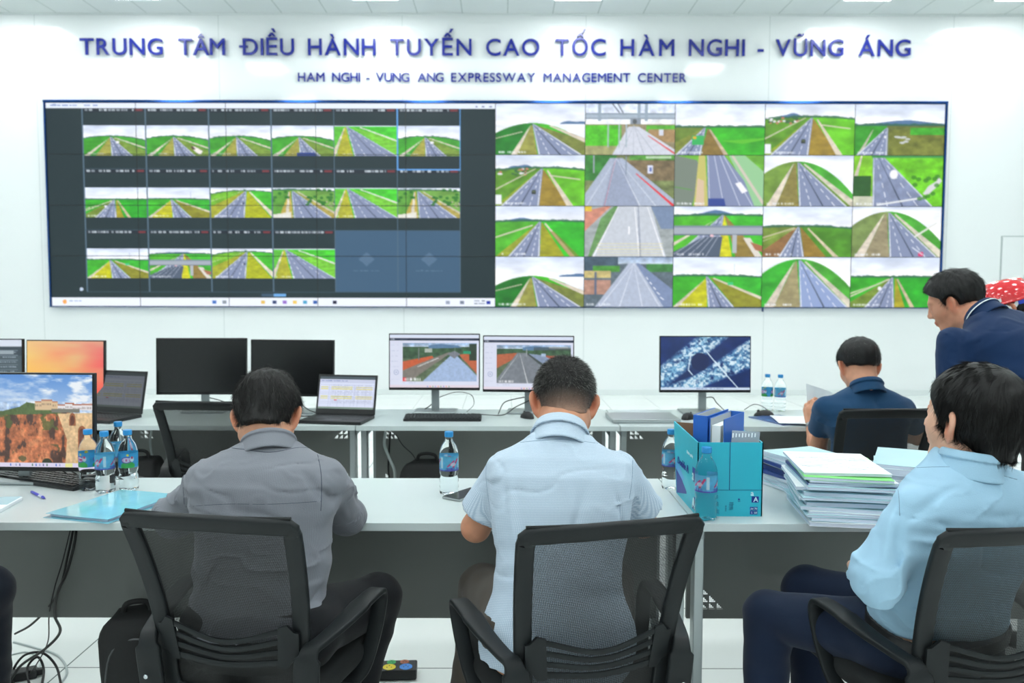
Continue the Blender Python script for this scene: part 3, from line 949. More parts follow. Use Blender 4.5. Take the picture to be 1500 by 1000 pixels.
fx = float(ground(1020, 766, .75)[0])
fronts = [make_desk('long pale office desk under the blue box and the paper piles', (fx, FY0, 0), 'front row of pale desks', False)]
for k, lab in ((-1, 'long pale office desk in front of the man in the dotted shirt'), (-2, 'long pale office desk under the monitor with the cliff picture'),):
    fronts.append(dup(fronts[0], (fx + k * DESK_W, FY0, 0), 0, lab))
fronts.append(dup(fronts[0], (fx + DESK_W, FY0, 0), 0, 'long pale office desk at the right end of the front row'))
bx = float(ground(909, 624, .75)[0])
b0 = make_desk('rear row desk under the lone monitor with the blue ice picture', (bx, BY0, 0), 'rear row of pale desks', True)
dup(b0, (bx - DESK_W, BY0, 0), 0, 'rear row desk under the two road camera monitors')
dup(b0, (bx - 2 * DESK_W, BY0, 0), 0, 'rear row desk under the two switched off monitors')
dup(b0, (bx - 3 * DESK_W, BY0, 0), 0, 'rear row desk under the sunset monitor')
TZ = 0.75

# ================================================================== MONITORS
M_bezel = mat('monitor_bezel', rgb(18, 20, 22), 0.35)
M_off = mat('dark_glass', rgb(12, 14, 16), 0.22, spec=0.6)
M_scr = attr_mat('monitor_picture', 0.3, 1.0, base=False)
M_stand = mat('monitor_stand', rgb(150, 158, 160), 0.35, 0.5)


def monitor(label, pl, pr, Y, im=None, group=None, yaw=None, h=0.318, wd=0.545, zc=None, base='silver', tilt=0.05):
    """pl, pr: pixels of the top left and top right corners"""
    a, b = at(pl[0], pl[1], Y), at(pr[0], pr[1], Y)
    cx, zt = (a[0] + b[0]) / 2, (a[2] + b[2]) / 2
    wd = float(b[0] - a[0]) if wd is None else wd
    c = (cx, Y, TZ)
    t = thing('monitor', label, 'monitor', c, yaw or 0, group)
    cz = zt - h / 2 - TZ
    R = Matrix.Rotation(-tilt, 3, 'X'); Ro = Vector((0, 0, cz))
    case = MB().box((0, 0.012, cz), (wd, 0.022, h), 0.003, R); case.box((0, 0.035, cz - 0.02), (wd * 0.5, 0.03, h * 0.5), 0.008, R)
    obj('case', case, M_bezel, t, None)

    def fn(u, v):
        x = -wd / 2 + 0.006 + (wd - 0.012) * u; z = (h / 2 - 0.006) - (h - 0.022) * v; y = np.full_like(u, -0.0008)
        return x, y * math.cos(tilt) + z * math.sin(tilt), cz + z * math.cos(tilt) - y * math.sin(tilt)
    if im is not None: picture('screen', im, fn, M_scr, t)
    else:
        s = MB(); s.box((0, 0.0005, cz + 0.005), (wd - 0.012, 0.002, h - 0.022), 0, R); obj('screen', s, M_off, t, None)
    st = MB().box((0, 0.06, (cz) / 2 + 0.005), (0.045, 0.018, cz + 0.0), 0.004)
    st.box((0, 0.045, cz - 0.01), (0.05, 0.04, 0.06), 0.004)
    obj('stand', st, M_stand, t, None)
    obj('base', MB().box((0, 0.075, 0.006), (0.24, 0.17, 0.012), 0.005), M_stand, t, None)
    return t


def cam_page(road):
    c = Can(150, 86, (216, 220, 238)); c.mott(2, 2, 3, .03)
    c.rect(0, 0, 1, .055, (214, 222, 240)); c.rect(0, .07, 1, .115, (26, 38, 62)); c.scrawl(.015, .078, .07, .105, (230, 234, 240), 2, .02)
    c.scrawl(.11, .085, .2, .1, (120, 130, 150), 4, .01); c.scrawl(.72, .085, .95, .1, (110, 120, 150), 5, .01)
    c.ell(.075, .71, .03, .05, (176, 186, 214)); c.ell(.075, .71, .02, .034, (220, 224, 240)); c.ell(.075, .71, .008, .014, (150, 160, 200))
    for k in range(5): c.scrawl(.02, .2 + k * .1, .1, .212 + k * .1, (180, 188, 214), k, .012)
    c.scrawl(.02, .84, .11, .85, (180, 188, 214), 9, .012)
    c.paste(road, .145, .16, .975, .88); c.rect(0, .95, 1, 1, (226, 214, 226))
    c.scrawl(.15, .9, .3, .912, (170, 176, 200), 7, .02)
    for k in range(9): c.rect(.42 + k * .03, .965, .43 + k * .03, .985, [(90, 100, 200), (226, 120, 60), (60, 150, 80)][k % 3])
    return c.out()


def site_view(two):
    c = Can(124, 62, (92, 110, 82)); sky(c, .14, 3, (140, 170, 206), (206, 214, 222)); c.rect(0, .1, 1, .4, (58, 88, 60)); c.mott(16, 10, 3, .35)
    c.poly([(.35, .06), (.5, .02), (.75, .06), (.8, .12), (.35, .14)], (90, 124, 160))
    if not two:
        c.poly([(0, .62), (.45, .36), (.62, .24), (.66, .24), (.1, 1), (0, 1)], (126, 120, 112)); c.poly([(0, .48), (.4, .33), (.42, .38), (0, .72)], (196, 92, 52))
        c.poly([(.66, .3), (.72, .3), (1, .85), (1, 1), (.27, 1)], (160, 182, 216)); c.poly([(.76, .3), (1, .24), (1, .8)], (186, 96, 58)); c.rect(.9, .02, 1, .45, (44, 60, 44))
        c.rect(.82, .2, .92, .28, (40, 150, 110)); c.poly([(.6, .28), (.7, .2), (.78, .28), (.7, .4)], (120, 124, 134)); c.rect(.3, .14, .4, .24, (170, 180, 170))
        c.rect(.21, .12, .225, .44, (110, 120, 116)); c.rect(.7, .1, .706, .3, (150, 156, 160))
        for k in range(8): c.line(.2 + .035 * k, .62 - .03 * k, .24 + .035 * k, .6 - .03 * k, .01, (216, 220, 220))
        c.rect(.0, .9, .05, 1, (220, 50, 50)); c.scrawl(.02, .91, .24, .98, (240, 240, 244), 5, .03); c.mott(40, 30, 5, .1)
    else:
        c.poly([(0, .25), (.3, .2), (.28, .3), (0, .62)], (176, 96, 62)); c.poly([(.5, .25), (1, .3), (1, .6), (.7, .45)], (160, 84, 60))
        c.poly([(.28, .2), (.4, .2), (.98, 1), (0, 1), (0, .9)], (120, 126, 134)); c.poly([(.42, .22), (.62, .26), (1, .62), (1, .95)], (132, 148, 176))
        c.poly([(.4, .22), (.43, .22), (1, .98), (1, 1), (.9, 1)], (62, 72, 70)); c.line(.31, .2, .42, 1, .003, (196, 200, 204), .016); c.line(.29, .24, .05, .9, .003, (190, 196, 200), .01)
        c.rect(.7, .04, .96, .1, (216, 220, 220), .8); c.rect(.6, .22, .66, .3, (170, 190, 216)); c.rect(.4, .1, .41, .3, (150, 156, 160))
        c.rect(.5, .06, 1, .14, (60, 66, 66), .6); c.scrawl(.03, .92, .24, .98, (240, 240, 244), 5, .03); c.mott(30, 20, 9, .12)
    return c.out()


def ice_pic():
    c = Can(150, 88, (14, 40, 98)); c.mott(5, 3, 4, .25)
    n1 = noise2(300, 176, 18, 12, 5, 5); n2 = noise2(300, 176, 36, 22, 8, 4)
    for a, b, w_ in (((-.05, .85), (.62, -.05), .24), ((.05, 1.08), (1.05, .42), .17), ((.62, .62), (1.08, .10), .17), ((.34, .35), (.5, .1), .10)):
        asp = c.h / c.w; dx, dy = b[0] - a[0], (b[1] - a[1]) * asp; L = math.hypot(dx, dy)
        d = abs((c.x - a[0]) * dy - (c.y - a[1]) * asp * dx) / L
        m = np.clip(1.6 * (1 - (d / (w_ / 2 + 1e-3)) ** 2), 0, 1) * np.clip((n1 - .22) * 5, 0, 1)
        c.im = c.im * (1 - m[..., None] * .85) + np.array((120, 176, 210)) * m[..., None] * .85
        m2 = m * (n2 > .56); c.im = c.im * (1 - m2[..., None] * .8) + np.array((230, 242, 248)) * m2[..., None] * .8
        m3 = m * (n2 < .40); c.im = c.im * (1 - m3[..., None] * .7) + np.array((20, 60, 116)) * m3[..., None] * .7
    c.ell(.44, .47, .10, .17, (12, 30, 82)); c.mott(8, 5, 3, .1)
    for p, q in (((.34, .3), (.31, .62)), ((.31, .62), (.36, .72)), ((.46, .17), (.62, .5)), ((.62, .5), (.86, .95)), ((.60, .45), (.74, .7)), ((.34, .3), (.42, .2))):
        c.line(*p, *q, .014, (206, 226, 240), .01)
    c.rect(0, .95, 1, 1, (206, 222, 240)); c.scrawl(.4, .96, .7, .985, (120, 140, 180), 3, .02)
    return c.out()


def sunset_pic():
    c = Can(150, 88)
    t = np.clip(c.y * 1.1, 0, 1)[..., None]; u = c.x[..., None]
    a = np.array((236, 196, 132)) * (1 - u) + np.array((226, 140, 124)) * u
    b = np.array((255, 196, 70)) * (1 - u) + np.array((240, 104, 84)) * u
    c.im = a * (1 - t) + b * t + 0 * c.im
    n = noise2(300, 176, 2, 6, 6, 2)[..., None]
    c.im = np.clip(c.im + (n - .5) * np.array((10, -70, -30)) * np.clip(u * 1.6, .2, 1), 0, 255)
    for k in range(60):
        r = np.random.default_rng(k); x = .56 + r.random() * .3; y = .88 + (r.random() - .2) * .2 - .18 * math.exp(-((x - .64) / .05) ** 2)
        c.ell(x, y, .025, .03, (70, 40, 50), .85)
    return c.out()


def ui_pic():
    c = Can(120, 88, (70, 84, 92)); c.rect(0, 0, 1, .13, (214, 222, 236)); c.rect(0, .14, 1, .3, (56, 68, 78))
    for k in range(9): c.rect(.5, .2 + k * .09, .95, .21 + k * .09, (140, 156, 168)); c.scrawl(.55, .225 + k * .09, .93, .25 + k * .09, (150, 164, 176), k, .02)
    c.rect(.55, .21, .9, .27, (150, 164, 172)); return c.out()


def sheet_pic(dim=1.0):
    c = Can(130, 80, (214, 220, 242)); c.rect(0, 0, 1, .09, (60, 74, 84)); c.rect(0, .09, 1, .2, (196, 202, 226)); c.scrawl(.03, .12, .5, .15, (90, 110, 170), 3, .01)
    for k in range(14): c.rect(.02, .25 + k * .048, .98, .254 + k * .048, (170, 178, 206))
    for x in (.02, .18, .22, .34, .46, .58, .64, .7, .84, .98): c.rect(x, .25, x + .004, .93, (170, 178, 206))
    for y in (.31, .37, .60, .66): c.rect(.03, y, .16, y + .03, (222, 214, 110)); c.rect(.22, y, .6, y + .03, (224, 216, 100)); c.rect(.66, y, .96, y + .03, (222, 212, 120))
    for k in range(12): c.scrawl(.24, .265 + k * .048, .95, .28 + k * .048, (96, 104, 140), k + 5, .02, a=.5)
    c.rect(.28, .71, .33, .735, (226, 70, 70)); c.rect(0, .94, 1, 1, (120, 140, 130)); c.im *= dim
    return c.out()


def cliff_pic():
    W_, H_ = 150, 142
    c = Can(W_, H_, (120, 160, 216)); n = noise2(2 * W_, 2 * H_, 5, 16, 3, 5); t = c.y[..., None]
    c.im = np.array((88, 140, 208)) * (1 - t * 1.6) + np.array((206, 220, 236)) * t * 1.6 + 0 * c.im
    cl = np.clip((n - .45) * 4 * (.5 + .8 * c.x), 0, 1)[..., None]; c.im = c.im * (1 - cl) + np.array((232, 238, 244)) * cl
    c.rect(.1, .35, .5, .39, (90, 130, 190), .5)
    rock = (c.y > .395 + .03 * np.sin(c.x * 9)) & (c.x < .86)
    r1 = noise2(2 * W_, 2 * H_, 15, 7, 8, 5); r2 = noise2(2 * W_, 2 * H_, 30, 30, 9, 4)
    col = np.array((186, 112, 74)) * (0.45 + 0.95 * r1[..., None]) * (0.65 + 0.7 * r2[..., None])
    c.im = np.where(rock[..., None], col, c.im)
    dk = rock & (r1 < .40); c.put(dk, (62, 50, 48), .75); c.put(rock & (r1 > .62), (216, 150, 104), .5)
    gm = (noise2(2 * W_, 2 * H_, 12, 10, 12, 4)); c.put(rock & (gm > .60) & (c.y < .6), (82, 96, 50), .8); c.put(rock & (gm > .63) & (c.y > .75), (60, 76, 44), .7)
    c.poly([(.0, .40), (.2, .35), (.28, .30), (.64, .36), (.66, .42), (0, .44)], (84, 104, 60)); c.mott(40, 20, 4, .2, (c.y > .3) & (c.y < .44))
    for x0, x1, y0 in ((.37, .62, .295), (.44, .56, .28), (.62, .74, .33), (.7, .8, .31), (.78, .9, .325), (.88, 1.0, .32)):
        c.rect(x0, y0, x1, .385, (214, 186, 148) if x0 < .6 else (228, 224, 226))
        for k in range(int((x1 - x0) / .018)): c.rect(x0 + .006 + k * .018, y0 + .03, x0 + .012 + k * .018, y0 + .05, (110, 90, 84))
        c.rect(x0, y0 - .008, x1, y0 + .006, (176, 110, 84))
    c.rect(.55, .37, .86, .41, (120, 120, 110))
    c.poly([(.62, .42), (1, .41), (1, 1), (.7, 1), (.72, .7)], (216, 184, 140)); c.mott(28, 26, 6, .16, (c.x > .62) & (c.y > .4))
    for cx, r_, y0, y1 in ((.78, .035, .46, .55), (.885, .045, .6, .9)):
        c.ell(cx, y0 + .02, r_, .07, (150, 92, 60)); c.rect(cx - r_, y0 + .02, cx + r_, y1, (160, 100, 66)); c.ell(cx, y0 + .03, r_ * .7, .05, (96, 60, 50)); c.rect(cx - r_ * .7, y0 + .03, cx, y1, (104, 64, 50))
    c.ell(.5, .97, .06, .07, (50, 60, 44)); c.ell(.92, 1.0, .12, .12, (210, 170, 100)); c.mott(50, 40, 15, .14, c.y > .42)
    c.rect(0, .952, 1, 1, (216, 210, 232))
    for k, q in enumerate((.1, .16, .2, .34, .38, .42, .46, .5, .6, .64)): c.rect(q - .008, .962, q + .008, .985, [(60, 110, 200), (150, 160, 200), (90, 90, 150), (60, 120, 90)][k % 4])
    c.rect(.70, .955, .78, .995, (226, 226, 150))
    im = c.out(); return np.concatenate([im[:, ::-1][:, -112:], im], 1)


MY = 4.62
monitor('rear monitor showing a road camera page, left of its pair', (569, 487), (703, 490), MY, cam_page(site_view(False)), 'two road camera monitors', yaw=-.02, wd=None)
monitor('rear monitor showing a road camera page, right of its pair, partly behind a head', (707, 490), (841, 493), MY, cam_page(site_view(True)), 'two road camera monitors', yaw=-.06, wd=None)
monitor('rear monitor with a deep blue ice picture, standing alone', (967, 491), (1101, 493), MY, ice_pic(), wd=None)
monitor('switched off black monitor behind the empty mesh chair', (228, 494), (360, 496), MY, None, 'two switched off monitors', yaw=.03, wd=None)
monitor('switched off black monitor behind the open spreadsheet laptop', (364, 496), (490, 499), MY, None, 'two switched off monitors', yaw=-.1, wd=None)
monitor('rear monitor with an orange sunset picture', (33, 497), (155, 499), MY, sunset_pic(), yaw=-.1, wd=None)
monitor('rear monitor with a dark grey window, cut by the picture edge', (-92, 495), (32, 497), MY, ui_pic(), wd=None)
monitor('nearest monitor on the front desk with a cliff and bridge picture', (-104, 546), (137, 546), 2.93, cliff_pic(), h=0.352, wd=0.59, yaw=-.04)

# ================================================================== KEYBOARDS, MICE, LAPTOPS
M_key = mat('keyboard_plastic', rgb(30, 32, 34), 0.45)
M_keycap = mat('keycap', rgb(46, 50, 52), 0.38)


def keys_mb(w_, d_, z, rows=6, gaps=True, nx=15, h=0.004, tiltf=lambda y: 0.0):
    mb = MB(); ky = d_ / rows
    for r_ in range(rows):
        x = -w_ / 2; y = d_ / 2 - (r_ + .5) * ky
        cols = nx if r_ < rows - 1 else nx - 5
        kx = w_ / nx
        for q in range(cols):
            wk = kx
            if r_ == rows - 1 and q == 3: wk = kx * 6
            if gaps and q in (nx - 4,) and r_ < rows: x += kx * 0.25
            if x + wk > w_ / 2 + 0.03: break
            mb.box((x + wk / 2, y, z + tiltf(y) + h / 2), (wk - 0.0035, ky - 0.0035, h), 0.001, seg=1)
            x += wk
    return mb


def keyboard(label, c, rz, w_=0.435, d_=0.125):
    t = thing('keyboard', label, 'keyboard', c, rz)
    b = MB().raw([(-w_ / 2, -d_ / 2, 0), (w_ / 2, -d_ / 2, 0), (w_ / 2, d_ / 2, 0), (-w_ / 2, d_ / 2, 0), (-w_ / 2, -d_ / 2, .012), (w_ / 2, -d_ / 2, .012), (w_ / 2, d_ / 2, .024), (-w_ / 2, d_ / 2, .024)],
                 [(0, 3, 2, 1), (4, 5, 6, 7), (0, 1, 5, 4), (1, 2, 6, 5), (2, 3, 7, 6), (3, 0, 4, 7)])
    bmesh.ops.bevel(b.bm, geom=b.bm.edges[:], offset=0.002, segments=2, affect='EDGES')
    obj('case', b, M_key, t, None)
    obj('keys', keys_mb(w_ - 0.02, d_ - 0.016, 0.0175, 6, True, 21, 0.006, lambda y: y * 0.096), M_keycap, t, None)
    return t


kb = ground(52, 703, TZ + .01)
keyboard('black keyboard on the front desk below the cliff monitor', (-1.66, 2.98, TZ), -0.42)
k2 = ground(651, 607, TZ + .01)
keyboard('black keyboard on the rear desk below the road camera monitors', (k2[0], 4.42, TZ), 0.0, 0.415, 0.12)


def mouse(label, c, rz):
    t = thing('computer_mouse', label, 'mouse', c, rz)
    mb = MB(); bmesh.ops.create_uvsphere(mb.bm, u_segments=16, v_segments=10, radius=1)
    for v in mb.bm.verts:
        v.co.x *= 0.031; v.co.y *= 0.055; v.co.z = max(v.co.z, 0) * 0.036 * (1 - 0.2 * v.co.y / 0.055)
    obj('shell', mb, M_key, t, 60)
    obj('wheel', MB().lathe([(0.008, -0.003), (0.009, 0), (0.008, 0.003)], 12, (0, 0.03, 0.027), Matrix.Rotation(math.pi / 2, 3, 'Y')), M_keycap, t)
    return t


mouse('black mouse on the rear desk beside the grey haired head', (float(ground(772, 611, TZ)[0]), 4.49, TZ), 0.5)
mouse('black mouse right of the closed silver laptop', (float(ground(1006, 612, TZ)[0]), 4.46, TZ), -0.7)
mouse('black mouse beside the papers on the rear desk', (float(ground(1112, 606, TZ)[0]), 4.56, TZ), 1.2)


def laptop(label, c, rz, im, w_=0.34, d_=0.235, hgt=0.22, ang=0.33):
    t = thing('laptop', label, 'laptop', c, rz)
    obj('base', MB().box((0, 0, 0.009), (w_, d_, 0.018), 0.003), M_key, t, None)
    obj('keys', keys_mb(w_ - 0.05, d_ * 0.45, 0.0175, 5, False, 14, 0.002).box((0, -d_ * .3, 0.0182), (0.09, 0.05, 0.001)), M_keycap, t, None)
    R = Matrix.Rotation(-ang, 3, 'X'); hy = d_ / 2
    P = lambda x, y, z: Vector((0, hy, 0.018)) + R @ Vector((x, y, z))
    ld = obj('lid', MB().box(P(0, 0.004, hgt / 2), (w_, 0.007, hgt), 0.003, R), M_key, t, None)

    def fn(u, v):
        x = -w_ / 2 + 0.012 + (w_ - 0.024) * u; z = hgt - 0.012 - (hgt - 0.042) * v; y = np.full_like(u, -0.0005)
        ca, sa = math.cos(-ang), math.sin(-ang)
        return x, hy + y * ca - z * sa, 0.018 + y * sa + z * ca
    picture('screen', im, fn, M_scr, ld)
    return t


l2 = ground(492, 618, TZ)
laptop('open black laptop with a bright yellow striped spreadsheet', (l2[0], 4.37, TZ), -0.16, sheet_pic(), ang=0.28)
laptop('open black laptop with a dim spreadsheet left of the empty chair', (float(ground(166, 612, TZ)[0]) - .06, 4.42, TZ), -0.30, sheet_pic(0.42), ang=0.22, w_=0.36, hgt=0.235)
cl = thing('laptop', 'closed silver laptop lying flat on the rear desk', 'laptop', (float(ground(940, 614, TZ)[0]), 4.43, TZ), 0.03)
M_silver = mat('silver_lid', rgb(172, 178, 180), 0.3, 0.6)
obj('base', MB().box((0, 0, 0.008), (0.36, 0.25, 0.014), 0.003), M_metal, cl, None)
obj('lid', MB().box((0, 0, 0.0185), (0.362, 0.252, 0.007), 0.003), M_silver, cl, None)

# ================================================================== BOTTLES
M_water = mat('clear_bottle', (0.93, 0.98, 1.0, 1), 0.03, trans=1.0, ior=1.18)
M_cap = mat('blue_cap', rgb(40, 140, 205), 0.35)
M_label = attr_mat('printed_label', 0.3)


def label_im(kind, seed):
    c = Can(90, 36, (58, 160, 214) if kind == 0 else (96, 186, 226)); c.mott(6, 3, seed, .12)
    if kind == 0:      # blue label with a green foot
        for k in range(3):
            x = .17 + k * .333
            c.ell(x, .85, .12, .28, (56, 176, 84)); c.ell(x - .02, .45, .09, .22, (90, 60, 170)); c.ell(x - .02, .45, .075, .16, (226, 220, 240)); c.scrawl(x - .08, .36, x + .05, .54, (200, 40, 120), seed + k, .02)
            c.ell(x + .07, .4, .035, .18, (226, 236, 244)); c.ell(x + .07, .3, .02, .09, (190, 70, 110)); c.ell(x, .12, .02, .08, (236, 220, 70))
    else:
        for k in range(3):
            x = .17 + k * .333
            c.line(x - .1, .7, x + .02, .3, .03, (214, 60, 130)); c.line(x, .75, x + .09, .2, .035, (220, 70, 120)); c.ell(x, .55, .05, .12, (236, 226, 240), .8)
            c.scrawl(x - .12, .75, x + .1, .9, (80, 70, 180), seed + k, .02); c.rect(x - .16, .9, x + .17, 1, (90, 90, 190)); c.rect(x + .11, .1, x + .15, .8, (226, 240, 248), .8)
    return c.out()


def bottle(label, c, rz, kind, group, k=1.0, twist=0.0):
    t = thing('water_bottle', label, 'bottle', c, rz, group)
    prof = [(0.018, 0.0), (0.027, 0.002), (0.0295, 0.008), (0.030, 0.016), (0.0285, 0.021), (0.0302, 0.027), (0.0302, 0.036), (0.0285, 0.041), (0.0302, 0.047), (0.0302, 0.055),
            (0.0272, 0.062), (0.0268, 0.068), (0.0295, 0.076), (0.0306, 0.084), (0.0306, 0.136), (0.0298, 0.146), (0.0272, 0.160), (0.0225, 0.173), (0.0165, 0.183), (0.0125, 0.190), (0.0118, 0.197), (0.0118, 0.2)]
    b = MB().lathe([(r * k * 1.07, z * k * .975) for r, z in prof], 28)
    for v in b.bm.verts:
        if v.co.z < 0.006 * k:
            a = math.atan2(v.co.y, v.co.x); v.co.z += 0.0015 * (1 + math.cos(5 * a))
    obj('bottle_body', b, M_water, t, 60)
    cp = MB().lathe([(0.0135 * k, 0.196 * k), (0.0152 * k, 0.1975 * k), (0.0152 * k, 0.211 * k), (0.0142 * k, 0.2135 * k)], 40)
    for v in cp.bm.verts:
        if v.index % 2: v.co.x *= 0.975; v.co.y *= 0.975
    obj('cap', cp, M_cap, t, 40)

    def fn(u, v):
        a = -2 * math.pi * u + twist; r = 0.0313 * k
        return -r * np.sin(a), r * np.cos(a), (0.135 - 0.05 * v) * k
    picture('label_sleeve', label_im(kind, int(k * 10) + kind), lambda u, v: fn(-u, v), M_label, t)
    return t


def gb(px, py): return ground(px, py, TZ)


G4 = 'water bottles by the front monitor'
for lab, (px, py), kd in (('left water bottle of the cluster by the front monitor, green footed label', (131, 717), 0), ('water bottle at the front of the cluster, pink and violet label', (155, 721), 1),
                          ('water bottle half hidden at the back of the four bottle cluster', (175, 701), 1), ('right water bottle of the cluster by the front monitor, green footed label', (189, 718), 0)):
    g = gb(px, py); bottle(lab, (g[0], g[1] + .0, TZ), 0, kd, G4, 1.0, px * .7)
g = gb(657, 727); bottle('single water bottle beside the phone and the dotted shirt man', (g[0], g[1] + .03, TZ), 0, 1, None, 1.02, .5)
g = gb(1037, 763); bottle('water bottle in front of the turquoise paper box', (g[0] - .002, g[1] + .022, TZ), 0, 1, None, 1.05, 1.2)
bottle('water bottle standing behind the turquoise box, only its edge showing', (0.598, 2.885, TZ), 0, 1, None, 1.0, .2)
g = gb(1125, 602); bottle('left one of the two bottles on the rear desk', (g[0], g[1] + .02, TZ), 0, 0, 'two bottles on the rear desk', 1.0, 1)
g = gb(1144, 603); bottle('right one of the two bottles on the rear desk', (g[0], g[1] + .02, TZ), 0, 1, 'two bottles on the rear desk', 1.0, 2)

# ================================================================== TURQUOISE PAPER BOX
M_box = mat('turquoise_card', rgb(44, 178, 200), 0.42, noise=(6, 0.04), bump=(60, 0.0003))
M_card = mat('brown_card', rgb(150, 120, 92), 0.8, noise=(30, 0.05))
M_navy = mat('navy_print', rgb(26, 50, 140), 0.45)
M_sky = mat('pale_print', rgb(206, 236, 244), 0.45)
M_deep = mat('teal_print', rgb(16, 70, 120), 0.45)
BX0, BX1, BYF, BYB, BH = 0.607, 0.811, 2.535, 2.835, 0.232
bo = (BX0, BYF, TZ)
box_t = thing('paper_box', 'open turquoise cardboard paper box holding blue binders', 'box', bo)
bw, bd = BX1 - BX0, BYB - BYF
th = 0.004


def sheet(a, b, c_, d_, n):
    """thin quad wall with thickness along n"""
    q = [Vector(p) for p in (a, b, c_, d_)]; n = Vector(n) * th
    return [tuple(p) for p in q] + [tuple(p + n) for p in q], [(0, 1, 2, 3), (7, 6, 5, 4), (0, 4, 5, 1), (1, 5, 6, 2), (2, 6, 7, 3), (3, 7, 4, 0)]


obj('front_wall', MB().raw(*sheet((0, 0, 0), (bw, 0, 0), (bw, 0, BH), (0, 0, BH), (0, 1, 0))), M_box, box_t, None)
obj('side_wall', MB().raw(*sheet((0, 0, 0), (0, 0, BH), (-0.012, bd, BH + .018), (0, bd, 0), (1, 0, 0))), M_box, box_t, None)
obj('side_wall', MB().raw(*sheet((bw, 0, 0), (bw, bd, 0), (bw + .008, bd, BH), (bw, 0, BH), (-1, 0, 0))), M_box, box_t, None)
obj('back_wall', MB().raw(*sheet((0, bd, 0), (-0.01, bd, BH + .016), (bw + .006, bd, BH), (bw, bd, 0), (0, -1, 0))), M_card, box_t, None)
obj('box_bottom', MB().box((bw / 2, bd / 2, 0.004), (bw - 0.008, bd - 0.008, 0.006)), M_card, box_t, None)
ins = MB().raw(*sheet((0.0045, 0.004, 0.01), (0.0045, 0.004, BH - .001), (-0.0075, bd - .005, BH + .015), (0.0045, bd - .005, 0.01), (0.0003, 0, 0)))
ins.raw(*sheet((bw - .0045, 0.004, 0.01), (bw - .0045, bd - .005, 0.01), (bw + .003, bd - .005, BH - .001), (bw - .0045, 0.004, BH - .001), (-0.0003, 0, 0)))
obj('box_lining', ins, M_card, box_t, None)
# the torn flap seam on the front and the flap line
sm = MB().box((0.1005, -0.0004, 0.158), (0.0022, 0.001, 0.148)); obj('tape_seam', sm, M_deep, box_t, None)
obj('flap_line', MB().box((bw / 2, -0.0004, 0.083), (bw - .002, 0.001, 0.0012)), M_deep, box_t, None)
FM = lambda x, z: Matrix.Translation((x, -0.0012, z)) @ Matrix.Rotation(math.pi / 2, 4, 'X')
SM = lambda y, z: Matrix.Translation((-0.0014 - z * .0, y, z)) @ Matrix.Rotation(-math.pi / 2, 4, 'Z') @ Matrix.Rotation(math.pi / 2, 4, 'X')
pl = MB().box((0.1815, -0.0006, 0.0535), (0.022, 0.001, 0.019)); pl.box((0.1715, -0.0006, 0.0245), (0.011, 0.001, 0.011)); pl.box((0.1835, -0.0006, 0.0245), (0.011, 0.001, 0.011))
pl.box((0.1715, -0.0006, 0.0120), (0.011, 0.001, 0.011)); pl.box((0.1835, -0.0006, 0.0120), (0.011, 0.001, 0.011))
for z_ in (.062, .045, .022, .008): pl.box((0.0965 - .045, -0.0006, z_), (0.004, 0.001, 0.004))
pl.box((0.131, -0.0006, 0.054), (0.0045, 0.001, 0.0045), rot=Matrix.Rotation(.78, 3, 'Y')); 
obj('print_block', pl, M_navy, box_t, None)
text_part('logo', 'a', 0.017, M_sky, box_t, FM(0.167, 0.0655), weight=.01)
text_part('logo', 'A', 0.015, M_sky, box_t, FM(0.1755, 0.0465), weight=.01)
for s_, x_, z_ in (('A4', .1672, .0212), ('70', .1792, .0212), ('5', .1697, .0087), ('500', .1785, .0087)):
    text_part('print', s_, 0.0065, M_sky, box_t, FM(x_, z_), width=.0036 if s_ == '5' else (.0095 if s_ == '500' else .0085))
pt = MB()
rr = np.random.default_rng(4)
for x0, z0, n_, wd_ in ((.056, .066, 4, .012), (.056, .044, 5, .014), (.056, .020, 5, .016), (.088, .034, 7, .006), (.100, .044, 9, .016), (.128, .052, 3, .008)):
    for k in range(n_): pt.box((x0 + wd_ / 2 * (1 - .2 * rr.random()), -0.0004, z0 - k * .0028), (wd_ * (.7 + .3 * rr.random()), 0.0006, 0.0009))
obj('small_print', pt, M_deep, box_t, None)


def onside(mb, pts, off=0.001):
    """outline [(y, z)] drawn on the left side wall"""
    vs = []
    for y, z in pts: vs.append((-(0.012 * (y / bd) * (z / BH)) - off, y, z))
    for y, z in pts: vs.append((-(0.012 * (y / bd) * (z / BH)) - off * 0.3, y, z))
    n = len(pts)
    return mb.raw(vs, [tuple(range(n)), tuple(range(2 * n - 1, n - 1, -1))] + [(i, n + i, n + (i + 1) % n, (i + 1) % n) for i in range(n)])


sb = MB(); onside(sb, [(.02, .10), (.055, .10), (.055, .145), (.02, .145)]); onside(sb, [(.02, .012), (.055, .012), (.055, .055), (.02, .055)])
onside(sb, [(.12, .04), (.285, .004), (.285, .09), (.2, .07)]); obj('print_block', sb, M_navy, box_t, None)
sk = MB(); onside(sk, [(.06, .02), (.12, .04), (.2, .07), (.285, .09), (.285, .12), (.15, .09), (.07, .05)]); obj('print_swirl', sk, mat('mid_blue_print', rgb(90, 160, 214), .45), box_t, None)
SD = lambda y, z, o=.0022: Matrix.Translation((-(0.012 * (y / bd) * (z / BH)) - o, y, z)) @ Matrix(((0, 0, -1, 0), (-1, 0, 0, 0), (0, 1, 0, 0), (0, 0, 0, 1)))
text_part('logo', 'a', 0.032, M_sky, box_t, SD(.052, .105), weight=.01)
text_part('logo', 'A', 0.034, M_sky, box_t, SD(.052, .016), weight=.01)
text_part('print', 'Double A', 0.024, M_navy, box_t, SD(.25, .115), width=.16, weight=.01)
text_part('print', 'Better quality', 0.010, M_sky, box_t, SD(.12, .175), width=.085)

